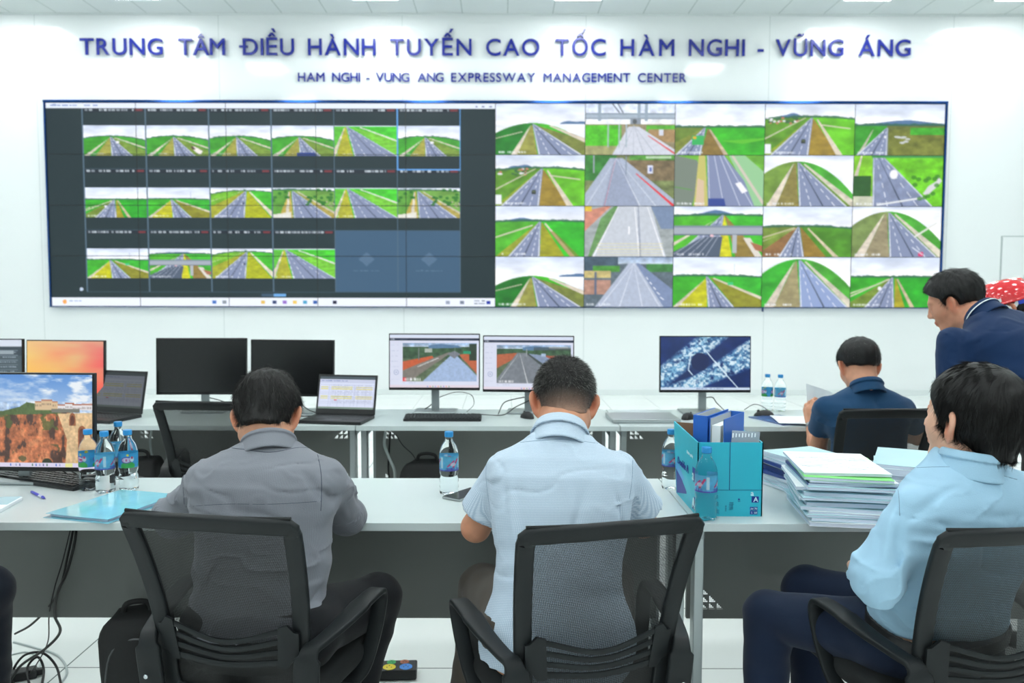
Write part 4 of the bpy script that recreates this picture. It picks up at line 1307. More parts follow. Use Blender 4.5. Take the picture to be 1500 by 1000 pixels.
# binders standing in the box
M_blue = mat('blue_binder', rgb(44, 104, 196), 0.32, spec=0.5)
M_paper = mat('white_paper', rgb(232, 238, 242), 0.75, noise=(8, 0.02))
M_grayp = mat('grey_card', rgb(168, 176, 182), 0.5)


def binder(label, c, rz, w_=0.19, d_=0.06, h_=0.285, tilt=0.0, roll=0.0):
    t = thing('ring_binder', label, 'binder', c, rz, 'blue binders in the box'); t.rotation_euler = (tilt, roll, rz)
    cv = MB().box((0, -d_ / 2, h_ / 2), (w_, 0.003, h_), 0.001); cv.box((0, d_ / 2, h_ / 2), (w_, 0.003, h_), 0.001); cv.box((-w_ / 2, 0, h_ / 2), (0.003, d_, h_), 0.001)
    obj('cover', cv, M_blue, t, None)
    obj('pages', MB().box((0.006, -0.004, h_ / 2 - .008), (w_ - 0.022, d_ * .62, h_ - .03), 0.001), M_paper, t, None)
    obj('inner_lining', MB().box((0, d_ / 2 - .0025, h_ / 2), (w_ - .004, 0.002, h_ - .004)).box((0, -d_ / 2 + .0025, h_ / 2), (w_ - .004, 0.002, h_ - .004)), M_grayp, t, None)
    return t


binder('blue binder at the left of the turquoise box, spine towards the desk edge', (BX0 + .083, BYF + .168, TZ + .010), math.radians(56), .195, .046, .293)
binder('blue binder at the right of the turquoise box, pages showing at its edge', (BX0 + .126, BYF + .132, TZ + .010), math.radians(236), .195, .046, .288)
sl = thing('plastic_sleeve', 'clear plastic sleeve sticking up at the front of the turquoise box', 'sleeve', (BX0 + .148, BYF + .022, TZ + .008), .05)
M_sleeve = mat('clear_sleeve', rgb(196, 206, 216), 0.2, alpha=0.55)
obj('plastic_film', MB().box((0, 0, .128), (.088, .002, .256), rot=Matrix.Rotation(.06, 3, 'Y')), M_sleeve, sl, None)
ln = MB()
for k in range(8): ln.box((-.034 + k * .010, -.0016, .243), (.004, .0008, .014 - .002 * (k % 3)), rot=Matrix.Rotation(.06, 3, 'Y'))
obj('print', ln, M_paper, sl, None)

# ================================================================== PILES OF BOOKLETS
M_cyan = mat('pale_cyan_cover', rgb(190, 226, 236), 0.25, noise=(5, 0.04), coat=0.2)
M_navyc = mat('navy_cover', rgb(30, 62, 130), 0.35)
M_green = mat('green_cover', rgb(120, 214, 110), 0.4)
M_block = mat('page_block', rgb(214, 222, 236), 0.8, bump=(1, 0.0006, (1, 1, 700)))
SRNG = np.random.default_rng(23)


def slab(w_, d_, h_, z0, sag=0.0, warp=0.0, nx=10, ny=12, ph=0.0):
    """a slightly curled sheet block; the corner droops over the pile"""
    mb = MB(); g = {}
    for a in (0, 1):
        for i in range(nx + 1):
            for j in range(ny + 1):
                x, y = (i / nx - .5) * w_, (j / ny - .5) * d_
                z = z0 + a * h_ - sag * ((.5 - i / nx) * .5 + .5) ** 2 * ((.5 - j / ny) + .5) ** 2 + warp * math.sin(ph + x * 14 + y * 9)
                g[a, i, j] = mb.bm.verts.new((x, y, z))
    f = mb.bm.faces
    for i in range(nx):
        for j in range(ny):
            f.new([g[1, i, j], g[1, i + 1, j], g[1, i + 1, j + 1], g[1, i, j + 1]]); f.new([g[0, i, j + 1], g[0, i + 1, j + 1], g[0, i + 1, j], g[0, i, j]])
    for i in range(nx):
        f.new([g[0, i, 0], g[0, i + 1, 0], g[1, i + 1, 0], g[1, i, 0]]); f.new([g[0, i + 1, ny], g[0, i, ny], g[1, i, ny], g[1, i + 1, ny]])
    for j in range(ny):
        f.new([g[0, 0, j + 1], g[0, 0, j], g[1, 0, j], g[1, 0, j + 1]]); f.new([g[0, nx, j], g[0, nx, j + 1], g[1, nx, j + 1], g[1, nx, j]])
    return mb


def booklet(label, x, y, z, rz, w_, d_, h_, cover, group, sag=0.0, warp=0.0012):
    t = thing('booklet', label, 'booklet', (x, y, z), rz, group)
    ph = float(SRNG.random() * 6)
    obj('pages', slab(w_, d_, h_ - .0016, .0008, sag, warp, ph=ph), M_block, t, 50)
    cv = slab(w_ + .002, d_ + .002, .0008, h_ - .0008, sag, warp, ph=ph); cv2 = slab(w_ + .002, d_ + .002, .0008, 0, sag, warp, ph=ph)
    me = bpy.data.meshes.new('x'); cv2.bm.to_mesh(me); cv.bm.from_mesh(me); bpy.data.meshes.remove(me)
    obj('cover', cv, cover, t, 50)
    if cover is M_navyc:
        obj('spine', MB().box((-w_ / 2 - .0012, 0, h_ / 2), (.0016, d_, h_)), cover, t, None)
        obj('spine', MB().box((0, -d_ / 2 - .0012, h_ / 2), (w_ * .55, .0016, h_ * .9)), cover, t, None) if False else None
    return t


ORD = ['bottom', 'second from the bottom', 'third from the bottom', 'fourth from the bottom', 'fifth from the bottom', 'sixth from the bottom', 'seventh from the bottom', 'eighth from the bottom',
       'ninth from the bottom', 'tenth from the bottom', 'eleventh from the bottom', 'twelfth from the bottom', 'thirteenth from the bottom', 'fourteenth from the bottom', 'topmost']


def pile(cx, cy, rz0, n, total, where, covers, jit=(.012, .02), w_=.225, d_=.305, drift=(0, 0), sag=0.0):
    z = TZ + .001; hs = SRNG.uniform(.6, 1.4, n); hs = hs / hs.sum() * total
    for k in range(n):
        o = ORD[k] if k < n - 1 else 'topmost'
        cv, nm = covers(k, n)
        booklet('%s booklet, %s in %s' % (nm, o, where), cx + drift[0] * k / n + SRNG.uniform(-jit[0], jit[0]), cy + drift[1] * k / n + SRNG.uniform(-jit[1], jit[1]), z,
                rz0 + SRNG.uniform(-.07, .07), w_ * SRNG.uniform(.97, 1.03), d_ * SRNG.uniform(.98, 1.02), float(hs[k]) - .0004, cv, 'booklets in ' + where, sag * (k / n))
        z += float(hs[k])


def covA(k, n):
    if k == n - 4: return M_navyc, 'dark navy covered'
    if k == n - 2: return M_green, 'green edged'
    if k == n - 1: return M_paper, 'white drawing'
    return (M_paper, 'white') if k % 3 == 0 else (M_cyan, 'pale cyan')


def covB(k, n):
    if k in (n - 7, n - 6, n - 4): return M_navyc, 'navy covered'
    return (M_paper, 'white') if k % 2 else (M_cyan, 'pale cyan')


pile(1.075, 2.575, -.16, 15, .148, 'the tall pile at the desk edge', covA, drift=(-.01, .06), w_=.26, d_=.33)
pile(1.085, 2.90, .30, 11, .120, 'the pile right behind the box', covB, w_=.22, d_=.28, drift=(0, 0))
pile(1.38, 2.75, -.45, 9, .142, 'the pile beside the light blue shirt', lambda k, n: ((M_cyan, 'pale cyan') if k % 2 == 0 else (M_paper, 'white')), w_=.215, d_=.30)
top = max((o for o in COL.objects if o.get('group') == 'booklets in the tall pile at the desk edge'), key=lambda o: o.location.z)
dl = MB(); rg = np.random.default_rng(3); zt = max(v.co.z for c in top.children for v in c.data.vertices) + .0006
for k in range(26):
    x, y, a = rg.uniform(-.10, .10), rg.uniform(-.13, .13), rg.uniform(-.4, .4); L = rg.uniform(.01, .05)
    dl.tube([(x + math.cos(a) * L * q, y + math.sin(a) * L * q + .004 * math.sin(q * 6 + k), zt) for q in np.linspace(-1, 1, 7)], .00035, 4)
obj('drawing', dl, M_grayp, top, None)

# ================================================================== SMALL THINGS ON THE FRONT DESK
def paper(label, name, cat_, c, rz, w_, d_, m, h_=.0012, warp=.0015, group=None, z=None, sag=0):
    o = obj(name, slab(w_, d_, h_, 0.0016, sag, warp, ph=float(SRNG.random() * 6)), m, None, 50, loc=(c[0], c[1], TZ if z is None else z), rot=(0, 0, rz))
    return tag(o, label, cat_, group)


fd = thing('document_folder', 'clear turquoise document folder on the front desk', 'folder', (-1.245, 2.625, TZ), -.30)
M_folder = mat('turquoise_folder', rgb(140, 212, 232), 0.12, noise=(9, 0.10), coat=0.6, bump=(18, 0.0012))
obj('cover', slab(.235, .315, .0012, .0125, 0, .0012), M_folder, fd, 50)
obj('pages', slab(.215, .297, .009, .0028, 0, .0004), M_block, fd, 50)
obj('cover', slab(.245, .325, .0012, .0010, 0, .0008, ph=1), M_folder, fd, 50)
np_ = thing('notepad', 'white notepad at the left edge of the front desk', 'notepad', (-1.655, 2.60, TZ), .12)
obj('pages', MB().box((0, 0, .006), (.15, .21, .011), .001), M_paper, np_, None)
obj('cover', MB().box((0, .06, .0122), (.14, .1, .001)), M_cyan, np_, None)
g = gb(12, 725)
pn = thing('pen', 'blue ballpoint pen lying by the white notepad', 'pen', (-1.575, 2.77, TZ + .005), -.75)
AX = Matrix.Rotation(math.pi / 2, 3, 'Y')
obj('barrel', MB().lathe([(.004, -.06), (.0048, -.055), (.0048, .05), (.003, .062), (.0012, .072)], 12, (0, 0, 0), AX), mat('pen_blue', rgb(50, 60, 190), .3), pn)
obj('grip', MB().lathe([(.0052, .018), (.0052, .046)], 12, (0, 0, 0), AX), mat('pen_grip', rgb(196, 204, 226), .4), pn)
ph_ = thing('mobile_phone', 'dark glass phone lying by the dotted shirt man', 'phone', (-.125, 2.785, TZ), -.62)
obj('phone_case', MB().box((0, 0, .0045), (.075, .155, .008), .003), M_silver, ph_, None)
obj('screen', MB().box((0, 0, .0088), (.071, .151, .0008)), M_off, ph_, None)

# ================================================================== SMALL THINGS ON THE REAR DESK
M_mag = mat('magazine_blue', rgb(52, 84, 140), 0.3, noise=(30, 0.5))
g = gb(1150, 617)
mg = thing('magazine', 'blue magazine lying under white sheets on the rear desk', 'magazine', (1.50, 4.40, TZ), .35)
obj('cover', MB().box((0, 0, .006), (.21, .29, .004), .0005), M_mag, mg, None)
obj('pages', MB().box((0, 0, .002), (.208, .288, .004)), M_block, mg, None)
paper('white sheets on the blue magazine on the rear desk', 'paper_sheet', 'paper', (1.56, 4.37), -.15, .21, .29, M_paper, z=TZ + .009, warp=.003)

# ================================================================== BAGS, STRIPS AND CABLES
M_bag = mat('black_nylon', rgb(30, 31, 32), 0.75, bump=(300, 0.0004))


def bag(label, c, rz, s, name='backpack'):
    t = thing(name, label, 'bag', c, rz)
    mb = MB().box((0, 0, .5), (1, 1, 1), .16, seg=4)
    bmesh.ops.subdivide_edges(mb.bm, edges=mb.bm.edges[:], cuts=2, use_grid_fill=True)
    for v in mb.bm.verts:
        f_ = 1 - .18 * v.co.z; v.co.x *= f_; v.co.y *= f_
        v.co.x += .05 * math.sin(7 * v.co.z + 3 * v.co.y); v.co.y += .04 * math.sin(9 * v.co.x)
        v.co = Vector((v.co.x * s[0], v.co.y * s[1], v.co.z * s[2]))
    obj('body', mb, M_bag, t, 70)
    obj('pocket', MB().box((0, -s[1] * .47, s[2] * .3), (s[0] * .7, s[1] * .16, s[2] * .4), s[1] * .06, seg=3), M_bag, t, 60)
    obj('handle', MB().tube(spline([(-s[0] * .18, 0, s[2] * .93), (-s[0] * .14, 0, s[2] * 1.06), (s[0] * .14, 0, s[2] * 1.06), (s[0] * .18, 0, s[2] * .93)], 6), .009, 8), M_bag, t)
    obj('zip', MB().tube(spline([(-s[0] * .4, -s[1] * .46, s[2] * .3), (-s[0] * .3, -s[1] * .44, s[2] * .75), (0, -s[1] * .42, s[2] * .86), (s[0] * .3, -s[1] * .44, s[2] * .75), (s[0] * .4, -s[1] * .46, s[2] * .3)], 6), .003, 6), mat('zip', rgb(90, 92, 94), .4, .5) if 'zip' not in MATS else MATS['zip'], t)
    return t


bag('black bag standing on the floor left of the grey shirt man', (-1.17, 2.60, 0), .25, (.23, .20, .42))
bag('black bag on the floor under the road camera monitors', (-.40, 4.40, 0), -.1, (.30, .20, .53), 'shoulder_bag')
bag('black bag on the floor beside the empty mesh chair', (-1.93, 4.36, 0), .2, (.26, .22, .55))

ps = thing('power_strip', 'black power strip with coloured sockets on the floor', 'power strip', (-.42, 3.03, 0), .06)
obj('body', MB().box((0, 0, .021), (.205, .088, .040), .006), M_key, ps, None)
for (x, y, cc) in ((-.062, -.017, (200, 50, 60)), (0, -.017, (220, 200, 50)), (.062, -.017, (60, 130, 210)), (-.05, .024, (50, 80, 190)), (.005, .024, (50, 160, 90)), (.055, .024, (160, 90, 60))):
    r_ = .024 if y < 0 else .017
    s_ = obj('socket', MB().lathe([(r_, .0405), (r_, .0425), (r_ * .9, .0432)], 22, (x, y, 0)), mat('socket_%d_%d_%d' % cc, rgb(*cc), .35), ps)
    hl = MB()
    for a_, b_ in ((-.008, -.005), (.008, -.005), (0, .008)): hl.box((x + a_ * r_ / .024, y + b_ * r_ / .024, .0434), (.004, .005, .0008))
    obj('socket_hole', hl, M_black, s_, None)

M_cable = mat('black_cable', rgb(14, 15, 16), 0.4)
M_wcable = mat('grey_cable', rgb(176, 186, 186), 0.4)


def cable(label, pts, r=.0035, m=None, group=None, n=10):
    P = spline(pts, n); o0 = pts[0]
    mb = MB().tube(P, r, 8)
    o = obj('cable', mb, m or M_cable, None, 60, origin=o0, loc=o0)
    return tag(o, label, 'cable', group)


U = FY0 + DEPTH
A_ = lambda px, py, Y: tuple(float(v) for v in at(px, py, Y))
F_ = lambda px, py, z=.004: tuple(float(v) for v in ground(px, py, z))
GC = 'black cables hanging under the left front desk'
cable('thick black cable hanging from the left front desk down to the floor tangle', [A_(112, 772, 2.72), A_(108, 800, 2.7), A_(97, 840, 2.7), A_(84, 868, 2.72), A_(80, 900, 2.78), A_(88, 925, 2.85), A_(66, 950, 2.9), A_(30, 975, 2.95), F_(10, 1005)], .005, group=GC)
cable('black cable hanging behind the thick one, swinging left to the leg', [A_(108, 772, 2.74), A_(100, 810, 2.72), A_(88, 860, 2.74), A_(70, 890, 2.8), A_(45, 915, 2.86), A_(22, 928, 2.9)], .004, group=GC)
cable('thin black cable hanging straight from the left front desk', [A_(104, 772, 2.75), A_(92, 820, 2.75), A_(80, 860, 2.75), A_(72, 900, 2.8), A_(70, 940, 2.86), A_(52, 975, 2.92), F_(40, 990)], .0022, group=GC)
cable('black cable looping up from the floor tangle', [F_(22, 1010), A_(18, 985, 3.0), A_(35, 960, 3.0), A_(62, 956, 3.0), A_(82, 975, 3.0), F_(90, 1005)], .0045, group='floor cable tangle')
cable('black cable arching beside the grey leg in the tangle', [F_(44, 1008), A_(40, 978, 3.0), A_(55, 962, 3.02), A_(64, 980, 3.02), F_(60, 1012)], .0045, group='floor cable tangle')
cable('pale grey cable coiled on the floor tiles', [F_(20, 940), F_(50, 948), F_(85, 960), F_(98, 985), F_(80, 1010)], .004, M_wcable, 'floor cable tangle')
cable('pale grey cable crossing the floor at the far left', [F_(10, 960), F_(40, 955), F_(60, 968), F_(50, 990)], .003, M_wcable, 'floor cable tangle')
plug = thing('power_adapter', 'black adapter in the cable tangle on the floor', 'adapter', F_(32, 994, 0), .5)
obj('body', MB().box((0, 0, .018), (.10, .05, .034), .005), M_key, plug, None); obj('plug', MB().box((.06, 0, .016), (.03, .026, .022), .004), M_key, plug, None)

GM = 'cables behind the rear monitors'
cable('black cable drooping from the left road camera monitor', [A_(640, 582, 4.7), A_(632, 592, 4.72), A_(620, 600, 4.74), (float(A_(610, 600, 4.74)[0]), 4.70, TZ + .004)], .003, group=GM)
cable('thin cable arching right of the left road camera monitor', [A_(642, 582, 4.68), A_(668, 574, 4.7), A_(690, 578, 4.72), A_(694, 592, 4.74), (float(A_(684, 600, 4.7)[0]), 4.68, TZ + .004)], .002, group=GM)
cable('black cable looping left from the right road camera monitor', [A_(778, 580, 4.68), A_(755, 584, 4.68), A_(738, 590, 4.68), (float(A_(730, 600, 4.6)[0]), 4.60, TZ + .004)], .003, group=GM)
cable('lower black cable from the right road camera monitor', [A_(778, 585, 4.66), A_(755, 596, 4.62), (float(A_(735, 602, 4.55)[0]), 4.56, TZ + .004), (float(A_(690, 602, 4.6)[0]), 4.62, TZ + .003)], .003, group=GM)
cable('black cable behind the blue ice monitor', [A_(1034, 582, 4.68), A_(1044, 582, 4.7), A_(1050, 590, 4.7), (float(A_(1062, 602, 4.7)[0]), 4.66, TZ + .004)], .0028, group=GM)
cable('thin cable reaching right from the blue ice monitor', [A_(1090, 600, 4.66), A_(1105, 592, 4.66), A_(1120, 597, 4.6), (1.50, 4.58, TZ + .004)], .002, group=GM)
cable('black cable behind the switched off monitors', [A_(306, 582, 4.68), A_(322, 586, 4.68), A_(338, 592, 4.66), A_(352, 598, 4.6)], .0028, group=GM)
cable('black cable on the desk left of the spreadsheet laptop', [A_(440, 590, 4.66), A_(452, 600, 4.6), (float(A_(466, 604, 4.5)[0]), 4.56, TZ + .004), (float(A_(430, 607, 4.5)[0]), 4.5, TZ + .004)], .0028, group=GM)
GU = 'cables under the rear desk'
cable('thick grey cable hanging under the rear desk at the desk joint', [A_(565, 632, 4.45), A_(563, 650, 4.45), A_(570, 670, 4.45), A_(578, 690, 4.45), A_(578, 720, 4.45)], .008, M_wcable, GU)
cable('black cable hanging beside the grey one under the rear desk', [A_(572, 632, 4.47), A_(570, 660, 4.47), A_(569, 690, 4.47), A_(574, 720, 4.47)], .005, group=GU)
cable('thin black cable running to the bag under the rear desk', [A_(580, 636, 4.46), A_(590, 652, 4.46), A_(604, 665, 4.44), A_(612, 680, 4.42)], .0025, group=GU)
cable('grey cable hanging behind the empty mesh chair', [A_(222, 628, 4.5), A_(220, 650, 4.5), A_(224, 675, 4.5), A_(224, 710, 4.5)], .006, M_wcable, GU)
GF = 'cables under the cliff monitor'
cable('black cable under the cliff monitor, left', [A_(28, 686, 2.98), A_(32, 692, 3.0), (-1.72, 3.02, TZ + .004)], .0022, group=GF)
cable('black cable under the cliff monitor, drooping to the right', [A_(84, 684, 2.98), A_(96, 692, 3.0), (-1.555, 3.0, TZ + .004)], .0025, group=GF)
cable('thin black cable under the cliff monitor by the bottles', [A_(96, 684, 2.97), A_(112, 694, 2.98), (-1.49, 2.97, TZ + .004)], .0022, group=GF)

# ================================================================== MESH OFFICE CHAIRS
M_chair = mat('chair_plastic', rgb(25, 29, 31), 0.48, spec=.3, bump=(700, 0.00015))
M_seatf = mat('seat_fabric', rgb(28, 31, 32), 0.85, bump=(500, 0.0004))
M_chrome = mat('chrome', rgb(190, 196, 200), 0.2, 0.9)


def net_mat():
    m, nt, b = newmat('chair_net')
    b.inputs['Base Color'].default_value = rgb(15, 17, 18); b.inputs['Roughness'].default_value = 0.6
    uv = nt.nodes.new('ShaderNodeUVMap'); uv.uv_map = 'UVMap'
    sp = nt.nodes.new('ShaderNodeSeparateXYZ'); nt.links.new(uv.outputs[0], sp.inputs[0])
    u = math_node(nt, 'MULTIPLY', sp.outputs[0], 2 * math.pi / 0.0052)
    v = math_node(nt, 'MULTIPLY', sp.outputs[1], 2 * math.pi / 0.0052)
    a = math_node(nt, 'MULTIPLY', math_node(nt, 'COSINE', math_node(nt, 'ADD', u, v)), math_node(nt, 'COSINE', math_node(nt, 'SUBTRACT', u, v)))
    solid = math_node(nt, 'LESS_THAN', a, 0.34)
    nt.links.new(solid, b.inputs['Alpha'])
    return m


M_net = net_mat()
CT, CB = 0.925, 0.44     # top and bottom of the back


def back_pt(u, z, off=0.0):
    """u in -1..1 across, z height; y rises forward"""
    t = (z - CB) / (CT - CB)
    hw = 0.186 + 0.040 * t
    y = -0.225 - 0.02 * t - 0.115 * t * t + 0.022 * u * u * (0.6 + .4 * t)
    return Vector((u * hw, y - off, z))


def make_chair(label):
    t = thing('office_chair', label, 'chair', (0, 0, 0), 0)
    # back frame: a closed rounded loop
    loop = []; ups = []
    ZB = CB + .0
    r = 0.05
    raw = [(-1, ZB + .03), (-1, .56), (-1, .70), (-1, .80), (-1, CT - .035), (-.985, CT - .008), (-.94, CT), (-.5, CT + .004), (0, CT + .006), (.5, CT + .004), (.94, CT), (.985, CT - .008), (1, CT - .035), (1, .80), (1, .70), (1, .56), (1, ZB + .03),
           (.9, ZB), (.5, ZB - .005), (0, ZB - .008), (-.5, ZB - .005), (-.9, ZB)]
    pts = spline([(u, z, 0) for u, z in raw], 4, True)
    for p in pts:
        c = back_pt(float(p[0]) * .93, float(p[1]) - (.018 if p[1] > .9 else 0)); loop.append(c)
        n = (back_pt(float(p[0]) * .93, float(p[1]) + .01) - back_pt(float(p[0]) * .93, float(p[1]) - .01)).cross(Vector((1, 0, 0)))
        ups.append(n.normalized())
    obj('back_frame', MB().sweep(loop, rsec(.044, .018, .005), ups, True), M_chair, t, 50)
    # piped top edge of the net
    obj('net_trim', MB().tube([back_pt(u, CT + .004, -.006) for u in np.linspace(-.93, .93, 20)], .0045, 8), M_seatf, t)
    # the net
    nu, nz = 24, 30
    mb = MB(); g = {}
    for i in range(nu + 1):
        for j in range(nz + 1):
            u = -0.93 + 1.86 * i / nu; z = CB + .004 + (CT - .022 - CB) * j / nz
            g[i, j] = mb.bm.verts.new(back_pt(u, z, -.003))
    uvl = mb.bm.loops.layers.uv.new('UVMap')
    for i in range(nu):
        for j in range(nz):
            f = mb.bm.faces.new([g[i, j], g[i + 1, j], g[i + 1, j + 1], g[i, j + 1]])
            for l in f.loops: l[uvl].uv = (l.vert.co.x, l.vert.co.z)
    obj('back_net', mb, M_net, t, 180)
    # lumbar support: four wavy bars between end plates, behind the net

    def wav(s, k):
        """s -1..1 along, k 0..1 bottom to top"""
        dip = -0.020 * math.cos(math.pi * s * .95) - .004
        top = 0.622 + dip; bot = 0.535 + 0.25 * dip
        z = bot + (top - bot) * k
        return back_pt(s * .86, z, .016 + .008 * (1 - s * s))
    lb = MB()
    for k in range(4):
        kk = .06 + k * .293
        P = [wav(s, kk) for s in np.linspace(-.84, .84, 30)]
        lb.sweep(P, rsec(.013 if k else .015, .007, .002), [Vector((0, -1, 0))] * 30)
    for s in (-1, 1):
        pl_ = []
        for a, k in ((.78, -.06), (.80, 1.06), (.92, 1.08), (1.02, .86), (1.08, .84), (1.08, .12), (1.0, .10), (.92, -.10)):
            pl_.append(wav(s * a, k))
        n = len(pl_); v = [tuple(p + Vector((0, .004, 0))) for p in pl_] + [tuple(p - Vector((0, .005, 0))) for p in pl_]
        lb.raw(v, [tuple(range(n)), tuple(range(2 * n - 1, n - 1, -1))] + [(i, n + i, n + (i + 1) % n, (i + 1) % n) for i in range(n)])
    obj('lumbar_support', lb, M_chair, t, 40)
    # seat
    st = MB().box((0, 0.015, .445), (.48, .47, .07), .033, seg=4)
    bmesh.ops.subdivide_edges(st.bm, edges=st.bm.edges[:], cuts=1, use_grid_fill=True)
    for v in st.bm.verts:
        v.co.x *= 1 - .10 * max(0, -(v.co.y)) / .25
        if v.co.z > .445: v.co.z -= .018 * math.exp(-(v.co.x / .16) ** 2 - ((v.co.y + .05) / .16) ** 2)
    obj('seat', st, M_seatf, t, 60)
    obj('seat_shell', MB().box((0, 0, .412), (.40, .38, .03), .012), M_chair, t)
    # arms: a loop from the back, forward and down
    for s in (-1, 1):
        X = lambda a: s * a
        P = [(X(.205), -.255, .470), (X(.212), -.258, .54), (X(.216), -.262, .600), (X(.222), -.250, .632), (X(.236), -.215, .640), (X(.256), -.13, .652), (X(.274), -.03, .668), (X(.284), .045, .672),
             (X(.285), .075, .660), (X(.280), .088, .62), (X(.268), .075, .54), (X(.25), .045, .46), (X(.225), .02, .425)]
        P = [(x * .975, y, z - .048) for x, y, z in P]
        Q = spline(P, 5)
        U = [Vector((-s * .15, 0, 1)) if False else None] * len(Q)
        U = []
        for i in range(len(Q)):
            a = Vector(Q[max(i - 1, 0)]); b = Vector(Q[min(i + 1, len(Q) - 1)]); tg = (b - a).normalized()
            side = Vector((1, 0, 0)) * s
            U.append(tg.cross(side).normalized())
        sec = []
        for i in range(len(Q)):
            f_ = i / (len(Q) - 1)
            wd = .058 - .018 * (1 if .15 < f_ < .5 else 0) * math.sin(math.pi * (f_ - .15) / .35) if f_ < .5 else .05 - .012 * (f_ - .5) * 2
            if f_ < .2: wd = .066
            sec.append(rsec(wd, .016, .005))
        obj('armrest', MB().sweep(Q, sec, U), M_chair, t, 50)
        obj('screw', MB().lathe([(.006, 0), (.006, .003), (.003, .005)], 10, (X(.212), -.272, .49), Matrix.Rotation(math.pi / 2, 3, 'X')), M_chrome, t)
    # mechanism, column and five star base
    obj('mechanism', MB().box((0, -.02, .385), (.14, .24, .05), .01).tube([(.06, .0, .38), (.22, .0, .375), (.25, 0, .38)], .006), M_chair, t)
    obj('back_bracket', MB().sweep(spline([(0, -.08, .385), (0, -.2, .39), (0, -.255, .43), (0, -.25, .47)], 6), rsec(.10, .016, .004), [Vector((0, -.3, 1)).normalized()] * 19), M_chair, t)
    obj('gas_column', MB().lathe([(.028, .10), (.028, .24), (.018, .245), (.018, .37)], 20), M_chair, t)
    for k in range(5):
        a = math.radians(90 + 72 * k + 20); d = Vector((math.cos(a), math.sin(a), 0))
        leg = obj('leg', MB().sweep([d * .02 + Vector((0, 0, .115)), d * .15 + Vector((0, 0, .105)), d * .29 + Vector((0, 0, .075))], rsec(.036, .03, .008), [Vector((0, 0, 1))] * 3), M_chair, t)
        cs = MB(); c0 = d * .285; R = Matrix.Rotation(a, 3, 'Z') @ Matrix.Rotation(math.pi / 2, 3, 'X')
        for o_ in (-.014, .014):
            q = c0 + Vector((-math.sin(a), math.cos(a), 0)) * o_ + Vector((0, 0, .027))
            cs.lathe([(.026, -.009), (.027, 0), (.026, .009)], 16, q, R)
        cs.tube([c0 + Vector((0, 0, .03)), c0 + Vector((0, 0, .075))], .006)
        obj('caster', cs, M_key, leg)
    return t


ch = make_chair('black mesh office chair behind the man in the grey shirt')


def seat_at(cx, cy, yaw_deg, first=None, label=None, dz=0.0):
    """cx, cy: middle of the chair back's top edge on the floor plan"""
    a = math.radians(yaw_deg); f_ = Vector((-math.sin(a), math.cos(a), 0))
    p = Vector((cx, cy, dz)) + f_ * 0.355
    if first: first.location = p; first.rotation_euler = (0, 0, a); return first
    return dup(ch, p, a, label)


seat_at(-.692, 1.885, -10.5, ch)
seat_at(.262, 1.835, 15, None, 'black mesh office chair behind the man in the dotted shirt, turned left')
seat_at(1.19, 1.80, 8, None, 'black mesh office chair behind the man in the light blue shirt')
c4 = at(1232, 604, 3.60); seat_at(c4[0] + .225, 3.60, 2, None, 'black mesh office chair at the rear row behind the man in the teal polo')
c5 = at(219, 590, 3.80); seat_at(c5[0] + .225, 3.80, -4, None, 'empty black mesh chair at the rear desk near the open laptop')

# ================================================================== PEOPLE
# bodies are grown as smooth unions of tapered limbs and then meshed as one surface
def V(*a): return np.array(a, dtype=np.float32)


def smin(a, b, k):
    h = np.clip(0.5 + 0.5 * (b - a) / k, 0, 1)
    return b * (1 - h) + a * h - k * h * (1 - h)


def smax(a, b, k): return -smin(-a, -b, k)


def seg(P, a, b, ra, rb):
    a = np.asarray(a, np.float32); b = np.asarray(b, np.float32)
    ab = b - a; t = np.clip(((P - a) @ ab) / max(float(ab @ ab), 1e-9), 0, 1)
    d = P - a - t[:, None] * ab
    return np.sqrt((d * d).sum(1)) - (ra + (rb - ra) * t)


def ell(P, c, r):
    q = (P - np.asarray(c, np.float32)); r = np.asarray(r, np.float32)
    k0 = np.sqrt(((q / r) ** 2).sum(1)); k1 = np.sqrt(((q / (r * r)) ** 2).sum(1)) + 1e-6
    return k0 * (k0 - 1) / k1


def noise3(P, f, seed, octs=2):
    out = 0; amp = 1; tot = 0
    f = np.asarray(f, np.float32)
    for o in range(octs):
        r = np.random.default_rng(seed + o); L = r.random((24, 24, 24)).astype(np.float32)
        Q = P * f * (2 ** o) + 100.37; i = np.floor(Q).astype(int); t = Q - i; t = t * t * (3 - 2 * t); i %= 24; j = (i + 1) % 24
        v = 0
        for a in (0, 1):
            for b in (0, 1):
                for c in (0, 1):
                    w_ = (t[:, 0] if a else 1 - t[:, 0]) * (t[:, 1] if b else 1 - t[:, 1]) * (t[:, 2] if c else 1 - t[:, 2])
                    v = v + w_ * L[(j if a else i)[:, 0], (j if b else i)[:, 1], (j if c else i)[:, 2]]
        out = out + v * amp; tot += amp; amp *= .5
    return out / tot - .5


